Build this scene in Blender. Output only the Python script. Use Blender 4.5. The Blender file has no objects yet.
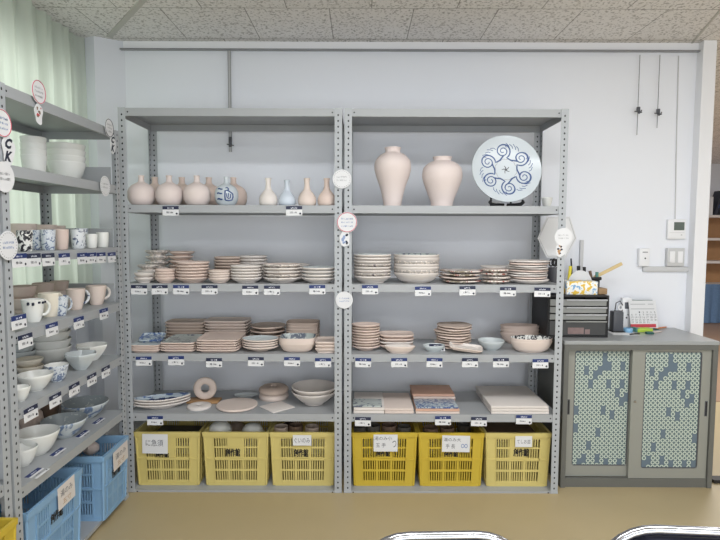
import bpy, bmesh, math, random
from math import pi, sin, cos, radians as R
from mathutils import Vector, Matrix
rng = random.Random(7)
col = bpy.context.scene.collection
sc = bpy.context.scene

# ------------------------------------------------------------------ camera
HC, FPX = 1.472, 533.0
PITCH, ROLL = math.atan(37/533.0), R(0.2)
fw = Vector((0, cos(PITCH), -sin(PITCH)))
r0, u0 = Vector((1, 0, 0)), Vector((0, sin(PITCH), cos(PITCH)))
rt = r0*cos(ROLL) + u0*sin(ROLL)
up = u0*cos(ROLL) - r0*sin(ROLL)
EYE = Vector((0, 0, HC))
def ray(x, y):
    return (fw*FPX + rt*(x-360) - up*(y-270)).normalized()
def P(x, y, Y):
    d = ray(x, y); return EYE + d*(Y/d.y)
def PX(x, y, X):
    d = ray(x, y); return EYE + d*(X/d.x)
def PZ(x, y, z):
    d = ray(x, y); return EYE + d*((z-HC)/d.z)
cd = bpy.data.cameras.new('camera'); cam = bpy.data.objects.new('camera', cd); col.objects.link(cam)
cd.sensor_width = 36; cd.lens = FPX/720*36; cd.clip_start = .05
cam.matrix_world = Matrix.Translation(EYE) @ Matrix((rt, up, -fw)).transposed().to_4x4()
sc.camera = cam

# ------------------------------------------------------------------ materials
def lin(c):
    f = lambda v: v/12.92 if v <= .04045 else ((v+.055)/1.055)**2.4
    return (f(c[0]/255), f(c[1]/255), f(c[2]/255), 1)
def base(name):
    m = bpy.data.materials.new(name); m.use_nodes = True
    nt = m.node_tree; return m, nt, nt.nodes['Principled BSDF']
def mat(name, c, rough=.5, var=.06, scale=6, metal=0, bump=0, bscale=80):
    m, nt, b = base(name); N = nt.nodes; L = nt.links
    tc = N.new('ShaderNodeTexCoord'); no = N.new('ShaderNodeTexNoise'); no.inputs['Scale'].default_value = scale
    no.inputs['Detail'].default_value = 3
    L.new(tc.outputs['Object'], no.inputs['Vector'])
    mx = N.new('ShaderNodeMix'); mx.data_type = 'RGBA'
    l = lin(c); mx.inputs['A'].default_value = tuple(min(1, v*(1-var)) for v in l[:3])+(1,)
    mx.inputs['B'].default_value = tuple(min(1, v*(1+var)) for v in l[:3])+(1,)
    L.new(no.outputs['Fac'], mx.inputs['Factor']); L.new(mx.outputs['Result'], b.inputs['Base Color'])
    b.inputs['Roughness'].default_value = rough; b.inputs['Metallic'].default_value = metal
    if bump:
        n2 = N.new('ShaderNodeTexNoise'); n2.inputs['Scale'].default_value = bscale; L.new(tc.outputs['Object'], n2.inputs['Vector'])
        bp = N.new('ShaderNodeBump'); bp.inputs['Strength'].default_value = bump; bp.inputs['Distance'].default_value = .01
        L.new(n2.outputs['Fac'], bp.inputs['Height']); L.new(bp.outputs['Normal'], b.inputs['Normal'])
    return m
def brush(name, c1, c2, scale=18, lo=.52, hi=.58, rough=.3, c3=None, dist=1.5):
    """glazed ware with brushed marks: thresholded noise over the ground colour"""
    m, nt, b = base(name); N = nt.nodes; L = nt.links
    tc = N.new('ShaderNodeTexCoord'); no = N.new('ShaderNodeTexNoise'); no.inputs['Scale'].default_value = scale
    no.inputs['Detail'].default_value = 2; no.inputs['Distortion'].default_value = dist
    L.new(tc.outputs['Object'], no.inputs['Vector'])
    cr = N.new('ShaderNodeValToRGB'); L.new(no.outputs['Fac'], cr.inputs['Fac'])
    e = cr.color_ramp.elements; e[0].position = lo; e[0].color = lin(c1); e[1].position = hi; e[1].color = lin(c2)
    if c3:
        q = e.new(max(0, lo-.12)); q.color = lin(c1); q = e.new(max(0, lo-.16)); q.color = lin(c3)
    L.new(cr.outputs['Color'], b.inputs['Base Color']); b.inputs['Roughness'].default_value = rough
    return m
M = {}
def mk(k, *a, **kw): M[k] = mat(k, *a, **kw)
mk('rack', (168, 172, 176), .45, .04); mk('rack_shelf', (162, 165, 168), .42, .04)
mk('hole', (26, 27, 30), .8); mk('bolt', (110, 112, 112), .4, metal=.6)
mk('wall', (230, 233, 240), .7, .015, 2); mk('column', (222, 225, 232), .7, .015, 2)
mk('white_trim', (236, 237, 241), .45, .01); mk('rail_metal', (150, 151, 152), .35, .05, metal=.6)
mk('wire', (120, 121, 124), .35, metal=.5)
mk('bisque', (217, 202, 193), .75, .05, 9); mk('bisque_pink', (214, 195, 185), .78, .07, 9)
mk('bisque_tan', (196, 178, 166), .8, .08, 12); mk('bisque_pale', (218, 211, 206), .72, .05, 9)
mk('bisque_edge', (208, 168, 148), .8, .1, 20)
mk('white_glaze', (232, 233, 229), .25, .03); mk('cream_glaze', (232, 224, 208), .3, .04); mk('grey_glaze', (196, 203, 205), .25, .05, 20)
mk('blue_glaze', (196, 205, 216), .25, .04); mk('bisque_cool', (219, 206, 202), .72, .04, 9); mk('porcelain', (196, 204, 210), .2, .03, 6)
mk('cobalt_dark', (30, 48, 92), .4, .2, 60); mk('cobalt', (52, 78, 130), .4, .2, 60); mk('dark_ink', (35, 40, 56), .6); mk('black', (22, 22, 25), .5)
mk('paper', (218, 219, 221), .8, .02); mk('band_blue', (28, 48, 104), .5, .05); mk('band_navy', (30, 38, 66), .5, .05)
mk('ink', (88, 90, 98), .8); mk('white_ink', (235, 238, 245), .6); mk('red_line', (196, 96, 112), .6); mk('pale_blue_ink', (140, 156, 190), .7)
mk('crate_yellow', (198, 172, 58), .45, .08, 5); mk('crate_cream', (206, 190, 118), .45, .06, 5); mk('crate_blue', (132, 170, 204), .45, .1, 5)
mk('print_black', (28, 26, 22), .6)
mk('brown_clay', (122, 100, 84), .8, .15, 14); mk('grey_clay', (98, 94, 88), .8, .2, 14)
mk('wood', (176, 136, 92), .6, .15, 14); mk('stick_wood', (210, 188, 140), .6, .1, 20)
mk('cabinet', (100, 101, 97), .4, .03); mk('cabinet_door', (142, 143, 136), .42, .03); mk('cabinet_top', (154, 157, 158), .3, .03)
mk('chrome', (176, 178, 184), .14, .01, metal=1); mk('pad', (34, 36, 52), .55, .15, 30)
mk('smoke', (140, 142, 140), .15, .1, 8); mk('smoke_dark', (70, 71, 72), .2, .1, 8)
mk('device_grey', (172, 174, 178), .4); mk('device_dark', (78, 80, 86), .4); mk('lcd', (88, 98, 90), .3); mk('lcd_dark', (92, 94, 100), .3)
mk('device_white', (232, 233, 236), .4, .01); mk('plate_grey', (196, 197, 199), .4, .03)
mk('yellow', (222, 206, 60), .5); mk('lime', (176, 204, 74), .5); mk('teal', (86, 140, 132), .5); mk('red', (190, 60, 72), .5); mk('sky_blue', (130, 178, 214), .4)
mk('green_dark', (40, 92, 88), .5); mk('orange', (222, 140, 80), .5); mk('brown_box', (150, 122, 88), .6)
mk('shelf_wood', (176, 134, 94), .55, .15, 8); mk('blue_cloth', (96, 124, 158), .85, .2, 40); mk('book_dark', (46, 50, 62), .6)
mk('skirting', (34, 32, 32), .6); mk('box_red', (128, 108, 106), .6, .25, 40)
M['blue_brush'] = brush('blue_brush', (218, 222, 226), (72, 88, 124), 30, .55, .60)
M['blue_boat'] = brush('blue_boat', (176, 188, 198), (84, 104, 146), 16, .58, .62)
M['black_brush'] = brush('black_brush', (226, 226, 222), (38, 38, 46), 42, .5, .52)
M['red_brush'] = brush('red_brush', (222, 213, 204), (146, 60, 56), 18, .57, .61, c3=(120, 108, 86))
M['flower_brush'] = brush('flower_brush', (222, 213, 205), (80, 74, 82), 30, .64, .67, c3=(176, 170, 166))
M['grey_brush'] = brush('grey_brush', (176, 184, 182), (88, 96, 112), 18, .52, .58)
M['tile_print'] = brush('tile_print', (184, 194, 200), (74, 100, 148), 40, .48, .54)
M['tissue'] = brush('tissue', (240, 240, 236), (226, 190, 70), 34, .54, .57, .6, c3=(120, 170, 216), dist=.3)
M['blue_lines'] = brush('blue_lines', (206, 212, 218), (106, 122, 152), 55, .52, .58)

# floor: beige sheet vinyl with a soft sheen
m, nt, b = base('floor_vinyl'); N = nt.nodes; L = nt.links
tc = N.new('ShaderNodeTexCoord'); n1 = N.new('ShaderNodeTexNoise'); n1.inputs['Scale'].default_value = 1.2; n1.inputs['Detail'].default_value = 6
L.new(tc.outputs['Object'], n1.inputs['Vector']); cr = N.new('ShaderNodeValToRGB'); L.new(n1.outputs['Fac'], cr.inputs['Fac'])
cr.color_ramp.elements[0].position = .3; cr.color_ramp.elements[0].color = lin((170, 154, 120)); cr.color_ramp.elements[1].position = .7; cr.color_ramp.elements[1].color = lin((180, 163, 127))
L.new(cr.outputs['Color'], b.inputs['Base Color']); b.inputs['Roughness'].default_value = .42; M['floor'] = m
M['floor_far'] = mat('floor_far', (150, 122, 100), .45, .08, 3)
# ceiling: mineral-fibre boards, 455 mm, pitted
m, nt, b = base('ceiling_board'); N = nt.nodes; L = nt.links
tc = N.new('ShaderNodeTexCoord')
vo = N.new('ShaderNodeTexNoise'); vo.inputs['Scale'].default_value = 75; vo.inputs['Detail'].default_value = 2.5; L.new(tc.outputs['Object'], vo.inputs['Vector'])
cr = N.new('ShaderNodeValToRGB'); L.new(vo.outputs['Fac'], cr.inputs['Fac'])
e = cr.color_ramp.elements; e[0].position = .36; e[0].color = lin((176, 172, 168)); e[1].position = .47; e[1].color = lin((234, 231, 229))
br = N.new('ShaderNodeTexBrick'); mp = N.new('ShaderNodeMapping'); L.new(tc.outputs['Object'], mp.inputs['Vector']); L.new(mp.outputs['Vector'], br.inputs['Vector'])
mp.inputs['Location'].default_value = (.17, .24, 0)
br.inputs['Scale'].default_value = 1; br.inputs['Brick Width'].default_value = .455; br.inputs['Row Height'].default_value = .455
br.inputs['Mortar Size'].default_value = .003; br.inputs['Mortar Smooth'].default_value = .2; br.offset = .5
br.inputs['Color1'].default_value = (1, 1, 1, 1); br.inputs['Color2'].default_value = (.95, .95, .95, 1); br.inputs['Mortar'].default_value = (.42, .41, .39, 1)
mx = N.new('ShaderNodeMix'); mx.data_type = 'RGBA'; mx.blend_type = 'MULTIPLY'; mx.inputs['Factor'].default_value = 1
L.new(cr.outputs['Color'], mx.inputs['A']); L.new(br.outputs['Color'], mx.inputs['B']); L.new(mx.outputs['Result'], b.inputs['Base Color'])
b.inputs['Roughness'].default_value = .9; M['ceiling'] = m
# curtain cloth: lets window light through
m, nt, b = base('curtain_cloth'); N = nt.nodes; L = nt.links
b.inputs['Base Color'].default_value = lin((226, 230, 222)); b.inputs['Roughness'].default_value = .9
tr = N.new('ShaderNodeBsdfTranslucent'); tr.inputs['Color'].default_value = lin((222, 232, 216))
ms = N.new('ShaderNodeMixShader'); ms.inputs['Fac'].default_value = .55
L.new(b.outputs['BSDF'], ms.inputs[1]); L.new(tr.outputs['BSDF'], ms.inputs[2]); L.new(ms.outputs['Shader'], N['Material Output'].inputs['Surface']); M['curtain'] = m
# window glass
m, nt, b = base('window_glass'); N = nt.nodes; L = nt.links
t_ = N.new('ShaderNodeBsdfTransparent'); g_ = N.new('ShaderNodeBsdfGlossy'); g_.inputs['Roughness'].default_value = .02
ms = N.new('ShaderNodeMixShader'); ms.inputs['Fac'].default_value = .06
L.new(t_.outputs[0], ms.inputs[1]); L.new(g_.outputs[0], ms.inputs[2]); L.new(ms.outputs[0], N['Material Output'].inputs['Surface']); M['glass'] = m
# cabinet glass with the ring-lattice film
m, nt, b = base('patterned_glass'); N = nt.nodes; L = nt.links
def math_(op, a=None, bv=None, c=None):
    n = N.new('ShaderNodeMath'); n.operation = op
    for i, v in enumerate((a, bv, c)):
        if v is None: continue
        if isinstance(v, (int, float)): n.inputs[i].default_value = v
        else: L.new(v, n.inputs[i])
    return n.outputs[0]
tc = N.new('ShaderNodeTexCoord'); sp = N.new('ShaderNodeSeparateXYZ'); L.new(tc.outputs['Object'], sp.inputs[0])
S = 1/.0262
u = math_('MULTIPLY', sp.outputs['X'], S); v = math_('MULTIPLY', sp.outputs['Z'], S)
fu = math_('SUBTRACT', math_('FRACT', u), .5); fv = math_('SUBTRACT', math_('FRACT', v), .5)
d = math_('SQRT', math_('ADD', math_('MULTIPLY', fu, fu), math_('MULTIPLY', fv, fv)))
ring = math_('LESS_THAN', math_('ABSOLUTE', math_('SUBTRACT', d, .36)), .115)
cu = math_('FLOOR', math_('DIVIDE', math_('ADD', u, 99.), 1.0)); cv = math_('FLOOR', math_('DIVIDE', math_('ADD', math_('ADD', v, 100.), math_('MULTIPLY', math_('MODULO', cu, 3.), 1.0)), 2.0))
cb = N.new('ShaderNodeCombineXYZ'); L.new(cu, cb.inputs[0]); L.new(cv, cb.inputs[1])
wn = N.new('ShaderNodeTexWhiteNoise'); wn.noise_dimensions = '3D'; L.new(cb.outputs[0], wn.inputs['Vector'])
blk = math_('GREATER_THAN', wn.outputs['Value'], .865)
keep = math_('MULTIPLY', ring, math_('SUBTRACT', 1.0, blk))
mx1 = N.new('ShaderNodeMix'); mx1.data_type = 'RGBA'; L.new(blk, mx1.inputs['Factor']); mx1.inputs['A'].default_value = lin((92, 110, 114)); mx1.inputs['B'].default_value = lin((98, 114, 128))
mx2 = N.new('ShaderNodeMix'); mx2.data_type = 'RGBA'; L.new(keep, mx2.inputs['Factor']); L.new(mx1.outputs['Result'], mx2.inputs['A']); mx2.inputs['B'].default_value = lin((184, 196, 186))
L.new(mx2.outputs['Result'], b.inputs['Base Color']); b.inputs['Roughness'].default_value = .18; M['patterned_glass'] = m

# ------------------------------------------------------------------ mesh builder
class MB:
    def __init__(s): s.v = []; s.f = []; s.m = []
    def add(s, vs, fs, mi=0):
        o = len(s.v); s.v += [tuple(x) for x in vs]
        s.f += [tuple(o+i for i in q) for q in fs]; s.m += [mi]*len(fs) if isinstance(mi, int) else list(mi)
        return s
    def box(s, x0, x1, y0, y1, z0, z1, mi=0, M4=None):
        vs = [Vector((x, y, z)) for z in (z0, z1) for y in (y0, y1) for x in (x0, x1)]
        if M4: vs = [M4 @ q for q in vs]
        return s.add(vs, [(0, 2, 3, 1), (4, 5, 7, 6), (0, 1, 5, 4), (2, 6, 7, 3), (0, 4, 6, 2), (1, 3, 7, 5)], mi)
    def bbox(s, x0, x1, y0, y1, z0, z1, bv=.003, mi=0, seg=2, M4=None):
        bm = bmesh.new(); bmesh.ops.create_cube(bm, size=1)
        for q in bm.verts: q.co = Vector(((x0+x1)/2+q.co.x*(x1-x0), (y0+y1)/2+q.co.y*(y1-y0), (z0+z1)/2+q.co.z*(z1-z0)))
        bmesh.ops.bevel(bm, geom=bm.edges[:], offset=bv, segments=seg, affect='EDGES', profile=.5)
        bm.verts.index_update(); vs = [(M4 @ q.co) if M4 else q.co.copy() for q in bm.verts]
        s.add(vs, [tuple(q.index for q in f.verts) for f in bm.faces], mi); bm.free(); return s
    def lathe(s, prof, seg=28, mi=0, shape=None, sx=1, sy=1, M4=None):
        """prof: (radius, z[, mat]); a radius of 0 makes a pole"""
        vs, fs, ms = [], [], []; prev = None
        for pt in prof:
            r, z = pt[0], pt[1]
            if r <= 1e-6: ring = [len(vs)]; vs.append(Vector((0, 0, z)))
            else:
                ring = list(range(len(vs), len(vs)+seg))
                for i in range(seg):
                    a = 2*pi*i/seg; k = shape(a) if shape else 1
                    vs.append(Vector((r*k*cos(a)*sx, r*k*sin(a)*sy, z)))
            if prev is not None:
                mm = pt[2] if len(pt) > 2 else mi
                for i in range(seg):
                    j = (i+1) % seg
                    if len(prev) == 1 and len(ring) == 1: break
                    if len(prev) == 1: q = (prev[0], ring[j], ring[i])
                    elif len(ring) == 1: q = (prev[i], prev[j], ring[0])
                    else: q = (prev[i], prev[j], ring[j], ring[i])
                    fs.append(q); ms.append(mm)
            prev = ring
        if M4: vs = [M4 @ q for q in vs]
        return s.add(vs, fs, ms)
    def tube(s, pts, r, seg=8, mi=0, closed=False):
        pts = [Vector(p) for p in pts]; n = len(pts); vs, fs = [], []
        nrm = None
        for i, p in enumerate(pts):
            a = pts[(i-1) % n] if (i or closed) else p; c = pts[(i+1) % n] if (i < n-1 or closed) else p
            t = (c-a).normalized()
            if nrm is None: nrm = t.orthogonal().normalized()
            nrm = (nrm - t*nrm.dot(t)).normalized(); bn = t.cross(nrm)
            rr = r[i] if isinstance(r, (list, tuple)) else r
            for k in range(seg):
                an = 2*pi*k/seg; vs.append(p + (nrm*cos(an)+bn*sin(an))*rr)
        for i in range(n if closed else n-1):
            j = (i+1) % n
            for k in range(seg):
                l = (k+1) % seg; fs.append((i*seg+k, i*seg+l, j*seg+l, j*seg+k))
        if not closed: fs += [tuple(range(seg-1, -1, -1)), tuple((n-1)*seg+k for k in range(seg))]
        return s.add(vs, fs, mi)
    def disc(s, c, r, n, seg=10, mi=0, sx=1, sz=1):
        """flat disc facing along axis n ('-y','y','x','-x','z')"""
        vs = []
        for k in range(seg):
            a = 2*pi*k/seg; p, q = r*cos(a)*sx, r*sin(a)*sz
            vs.append({'-y': (c[0]+p, c[1], c[2]+q), 'y': (c[0]-p, c[1], c[2]+q), 'x': (c[0], c[1]+p, c[2]+q), '-x': (c[0], c[1]-p, c[2]+q), 'z': (c[0]+p, c[1]+q, c[2])}[n])
        return s.add(vs, [tuple(range(seg))], mi)
    def slab(s, outline, y0, y1, mi=0):
        """outline of (x, z) points, counter-clockwise seen from -y, made solid between y0 and y1"""
        n = len(outline)
        vs = [(x, y0, z) for x, z in outline]+[(x, y1, z) for x, z in outline]
        fs = [tuple(range(n)), tuple(range(2*n-1, n-1, -1))]+[(i, i+n, (i+1) % n+n, (i+1) % n) for i in range(n)]
        return s.add(vs, fs, mi)
    def mesh(s, name, mats, smooth=True, angle=35):
        me = bpy.data.meshes.new(name); me.from_pydata(s.v, [], s.f)
        for q in mats: me.materials.append(M[q] if isinstance(q, str) else q)
        me.polygons.foreach_set('material_index', s.m)
        me.polygons.foreach_set('use_smooth', [smooth]*len(s.f)); me.update()
        if smooth: me.set_sharp_from_angle(angle=R(angle))
        return me
def link(name, me, parent=None, loc=(0, 0, 0), rot=(0, 0, 0)):
    o = bpy.data.objects.new(name, me); col.objects.link(o); o.parent = parent; o.location = loc; o.rotation_euler = rot; return o
def build(name, mb, mats, parent=None, loc=(0, 0, 0), rot=(0, 0, 0), smooth=True, angle=35):
    return link(name, mb.mesh(name, mats, smooth, angle), parent, loc, rot)
LABELS = {}
def tag(o, label, cat, group=None, kind=None):
    n = len(label.split())
    if not 4 <= n <= 16: print('LABEL LENGTH', n, label)
    if label in LABELS: print('LABEL TWICE', label)
    LABELS[label] = o
    o['label'] = label; o['category'] = cat
    if group: o['group'] = group
    if kind: o['kind'] = kind
    return o
def thing(name, label, cat, loc=(0, 0, 0), rot=(0, 0, 0), group=None):
    return tag(link(name, None, None, loc, rot), label, cat, group)
def struct(name, mb, mats, smooth=False):
    o = build(name, mb, mats, smooth=smooth); o['kind'] = 'structure'; return o
def dup(o, parent=None):
    c = o.copy(); col.objects.link(c); c.parent = parent
    for ch in list(o.children): dup(ch, c)
    return c
_txt = {}
def text_mb(body, w, h, bold=0, y=-.0004, font_size=1):
    """letters as flat faces in the XZ plane, centred, fitted into w x h"""
    if body not in _txt:
        c = bpy.data.curves.new('t', 'FONT'); c.body = body; c.offset = bold; c.resolution_u = 2
        o = bpy.data.objects.new('t', c); col.objects.link(o); bpy.context.view_layer.update()
        me = bpy.data.meshes.new_from_object(o.evaluated_get(bpy.context.evaluated_depsgraph_get()))
        _txt[body] = ([q.co.copy() for q in me.vertices], [tuple(p.vertices) for p in me.polygons])
        bpy.data.objects.remove(o); bpy.data.meshes.remove(me); bpy.data.curves.remove(c)
    vs, fs = _txt[body]
    x0, x1 = min(q.x for q in vs), max(q.x for q in vs); y0, y1 = min(q.y for q in vs), max(q.y for q in vs)
    return MB().add([((q.x-(x0+x1)/2)*w/(x1-x0), y, (q.y-(y0+y1)/2)*h/(y1-y0)) for q in vs], fs)
def superell(n):
    return lambda a: (abs(cos(a))**n+abs(sin(a))**n)**(-1/n)
SHAPES = {'round': None, 'square': superell(9), 'soft': superell(4), 'flower': lambda a: 1+.045*cos(8*a), 'hexa': superell(2.0) if False else (lambda a: cos(pi/6)/cos((a % (pi/3))-pi/6)*1.04),
          'leaf': lambda a: 1+.13*cos(2*a)+.05*cos(4*a), 'wavy': lambda a: 1+.05*cos(3*a+1)+.04*cos(5*a)}
def dish_mb(r, h, pitch, t=None, rf=.6, k=1.5, shape='round', sx=1, sy=1, rot=0):
    """a dish whose foot rests on the well of the dish below when stacked at the given pitch"""
    fh = max(.0025, pitch*.3); t = max(pitch-fh, .002); tr = min(t, .007); f = r*rf; e = min(.008, f*.2)
    p = [(0, fh, 0), (f-e, fh, 0), (f-e*.8, 0, 0), (f, 0, 0), (f+.001, fh, 0)]
    n = 7; cv = []
    for i in range(1, n+1):
        q = i/n; cv.append((f+(r-f)*q, fh+(h-tr-fh)*q**k, t+(tr-t)*q))
    p += [(a, b, 0) for a, b, _ in cv] + [(r+.0005, h-tr*.4, 0), (r-.001, h, 0)]
    p += [(a-.0012, b+w, 1) for a, b, w in reversed(cv[:-1])] + [(f*1.03, fh+t, 1), (0, fh+t, 1)]
    s0 = SHAPES[shape]; sh = (lambda a: s0(a+rot)) if s0 else None
    return MB().lathe(p, 40 if shape in ('square', 'soft') else 28, 0, sh, sx, sy)
ORD = ['', 'second', 'third', 'fourth', 'fifth', 'sixth', 'seventh', 'eighth', 'ninth', 'tenth', 'eleventh', 'twelfth']
def stack_names(n, kind, where):
    out = []
    for i in range(n):
        if n == 1: out.append(f'{kind}, {where}')
        elif i == 0: out.append(f'bottom {kind} {where}')
        elif i == n-1: out.append(f'top {kind} {where}')
        else: out.append(f'{ORD[i]} {kind} up {where}')
    return out
def stack(name, cat, kind, where, x, y, z, r, n, H, shape='round', mats=('bisque', 'bisque'), top=None, h=None, t=None, rf=.6, k=1.5, sx=1, sy=1, jit=.004, spin=.15, rz=0, tilt=0, alt=None):
    """n nested dishes; H is the height of the whole stack"""
    h = h if h is not None else (H if n == 1 else min(.032, H/n*1.8) if shape != 'square' else min(.03, H/n*1.35))
    pitch = (H-h)/(n-1) if n > 1 else min(.012, h*.3)
    if shape == 'wavy' and n > 1: h = H/n; pitch = h+.0006
    slope = max(k, 1)*max(h-pitch, .002)/(r*(1-rf))
    clear = max(0, pitch*.3-.0006)/slope*.2
    jit = jit if shape == 'wavy' else min(jit, clear)
    if n > 1 and shape == 'round' and (sx != 1 or sy != 1): spin = 0
    if shape not in ('round', 'wavy') and n > 1: spin = min(spin, clear/r)
    mb = dish_mb(r, h, pitch, t, rf, k, shape, sx, sy)
    me = mb.mesh(name, mats)
    me2 = mb.mesh(name, top) if top else me
    me3 = mb.mesh(name, alt) if alt else me
    for i, lb in enumerate(stack_names(n, kind, where)):
        data = me2 if (top and i == n-1) else (me3 if (alt and i % 3 == 1) else me)
        j = jit if n > 1 and i else 0
        o = link(name, data, None, (x+rng.uniform(-j, j), y+rng.uniform(-j, j), z+.0006+i*(pitch+.0002)), (0, 0, rz+rng.uniform(-spin, spin)))
        tag(o, lb, cat, f'{kind}s {where}' if n > 1 else None)
mk('ceiling_strip', (190, 188, 182), .7, .03)
M['blue_streak'] = brush('blue_streak', (196, 204, 208), (104, 126, 160), 16, .54, .60)
M['grey_streak'] = brush('grey_streak', (142, 150, 154), (186, 192, 192), 24, .60, .64)
WORLD, E_A, E_B, E_C, E_W, E_R, E_F, EXPO = 0.47, 48, 48, 120, 62, 13, 84, 0
# ------------------------------------------------------------------ the room
F = 2.93; YW = 3.46; CZ = P(420, 42.8, YW).z
XP = P(700, 200, YW).x            # inner edge of the end post of the back wall
XE = P(711, 200, 3.42).x
fl = MB().box(-2.0, 8, -2.5, 9.3, -.05, 0); struct('floor', fl, ['floor'])
ff = MB().box(2.32, 7.9, 4.6, 9.25, 0, .004); struct('trim_5', ff, ['floor_far'])
struct('ceiling', MB().box(-2.0, 8, -2.5, 9.3, CZ, CZ+.05), ['ceiling'])
struct('wall_back', MB().box(-2.0, XE, YW, YW+.14, 0, CZ), ['wall'])
struct('wall_far', MB().box(XE, 8.05, 9.2, 9.3, 0, CZ), ['wall'])
struct('wall_right', MB().box(7.95, 8.05, -2.5, 9.2, 0, CZ), ['wall'])
# end post of the back wall, standing proud of it
pw0, pw1 = P(702.6, 60, 3.40).x, P(716, 60, 3.40).x
struct('trim_1', MB().bbox(pw0, pw1, 3.395, YW+.17, 0, CZ, .003), ['white_trim'])
# white moulding under the ceiling, metal picture rail below it
zr = P(420, 51.8, YW).z
struct('trim_2', MB().bbox(P(124, 46, YW).x, pw0, YW-.016, YW, zr+.008, CZ, .002), ['white_trim'])
rail = MB().box(P(122, 46, YW).x, pw0, YW-.034, YW-.012, zr-.003, zr+.006).box(P(122, 46, YW).x, pw0, YW-.04, YW-.034, zr-.003, zr)
struct('trim_3', rail, ['rail_metal'])
# column in the corner with a slanted face
a = P(94.5, 60, 3.36); b_ = P(125, 60, YW); c_ = P(87, 60, 3.40)
out = [(c_.x-.06, 3.43), (c_.x, 3.39), (a.x, 3.36), (b_.x, YW), (b_.x, YW+.02), (c_.x-.06, YW+.02)]
n = len(out); cm = MB()
cm.add([(x, y, 0) for x, y in out]+[(x, y, CZ) for x, y in out], [tuple(range(n)), tuple(range(2*n-1, n-1, -1))]+[(i, (i+1) % n, (i+1) % n+n, i+n) for i in range(n)])
struct('wall_corner', cm, ['column'])
# window wall on the left
XWL = -1.86; wy0, wy1, wz0, wz1 = .4, 3.3, 1.10, 2.45
lw = MB().box(XWL-.14, XWL, -2.5, wy0, 0, CZ).box(XWL-.14, XWL, wy1, YW+.1, 0, CZ).box(XWL-.14, XWL, wy0, wy1, 0, wz0).box(XWL-.14, XWL, wy0, wy1, wz1, CZ)
struct('wall_left', lw, ['wall'])
wr = link('window_1', None); wr['kind'] = 'structure'
wf = MB()
for y0, y1 in ((wy0, wy0+.04), (1.83, 1.88), (wy1-.04, wy1)): wf.box(XWL-.1, XWL-.04, y0, y1, wz0, wz1)
for z0, z1 in ((wz0, wz0+.05), (wz1-.04, wz1)): wf.box(XWL-.1, XWL-.04, wy0, wy1, z0, z1)
build('window_frame', wf, ['rail_metal'], wr, smooth=False)
build('window_pane', MB().box(XWL-.075, XWL-.07, wy0+.04, wy1-.04, wz0+.05, wz1-.04), ['glass'], wr, smooth=False)
build('window_sill', MB().bbox(XWL-.12, XWL+.06, wy0, wy1, wz0-.03, wz0, .004), ['white_trim'], wr, smooth=False)
# curtain hanging from the ceiling, in soft pleats; the last panel reaches the column
def curtain(name, y0, y1, z0, z1, label, amp=.026, x0=-1.735, seed=1):
    rr = random.Random(seed); nn = 150; vs = []; fs = []; ph = 0; zs = [z0+(z1-z0)*k/10 for k in range(11)]
    base_ = []
    for i in range(nn+1):
        ph += (2*pi/nn)*(y1-y0)/.17*rr.uniform(.4, 1.6); base_.append(ph)
    for i in range(nn+1):
        y = y0+(y1-y0)*i/nn
        for k, z in enumerate(zs):
            w = .55+.45*(1-k/10)
            vs.append((x0+amp*w*sin(base_[i])+.01*sin(base_[i]*2.3+k*.15), y+.01*w*cos(base_[i]*.7), z))
    for i in range(nn):
        for k in range(10): fs.append((i*11+k, (i+1)*11+k, (i+1)*11+k+1, i*11+k+1))
    mb = MB().add(vs, fs); o = build(name, mb, ['curtain'], angle=180); tag(o, label, 'curtain'); return o
curtain('window_curtain', 2.02, 3.40, 1.06, CZ-.004, 'pale green pleated curtain at the corner column, right half of the window', seed=3)
curtain('window_curtain', .6, 1.98, 1.06, CZ-.004, 'pale green pleated curtain half at the left edge behind the side rack', seed=5)
# diagonal cover strip on the ceiling near the corner
s1, s2 = PZ(109, 36.5, CZ), PZ(150, -8, CZ); dv = (s2-s1); ln = dv.length; an = math.atan2(dv.y, dv.x)
st = MB().box(0, ln, -.016, .016, -.006, 0, M4=Matrix.Translation((s1.x, s1.y, CZ)) @ Matrix.Rotation(an, 4, 'Z')); struct('trim_4', st, ['ceiling_strip'])
s1, s2 = PZ(691, 44, CZ), PZ(722, 8, CZ); dv = (s2-s1); ln = dv.length; an = math.atan2(dv.y, dv.x)
struct('trim_6', MB().box(0, ln, -.006, .006, -.004, 0, M4=Matrix.Translation((s1.x, s1.y, CZ)) @ Matrix.Rotation(an, 4, 'Z')), ['ceiling_strip'])
# dark threshold right of the cabinet
q_ = PZ(714, 483.5, 0); struct('trim_7', MB().box(q_.x, 5.9, q_.y, q_.y+.06, 0, .02), ['skirting'])

# ------------------------------------------------------------------ things on the wall
def hook_wire(x, y0, y1, hooks, label, w=.0022, m='wire'):
    top_, bot = P(x, y0, YW-.034), P(x, y1, YW-.034)
    t = thing('picture_wire', label, 'picture hook', (top_.x, YW-.034, bot.z), group=None)
    H = top_.z-bot.z
    build('hanging_wire', MB().tube([(0, 0, 0), (0, 0, H)], w, 6) if w < .005 else MB().box(-.009, -.005, -.008, 0, H*.0, H).box(.005, .009, -.008, 0, H*.0, H).box(-.005, .005, -.004, 0, 0, H, 1), [m, 'plate_grey'], t)
    for hy in hooks:
        z = P(x, hy, YW-.034).z-bot.z
        hk = MB().bbox(-.009, .009, -.014, .004, z-.012 if w > .005 else z, z+.05 if w > .005 else z+.03, .002).tube([(0, -.006, z), (0, -.016, z-.012), (.004, -.03, z-.008), (.006, -.034, z+.006)], .004, 6).tube([(-.022, -.004, z+.004), (.022, -.008, z-.004)], .0035, 6)
        build('hook', hk, ['device_dark'], t)
    return t
hook_wire(229.3, 51, 152, (145,), 'steel picture hanger strip behind the left rack with its hook', .006, 'rail_metal')
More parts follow.
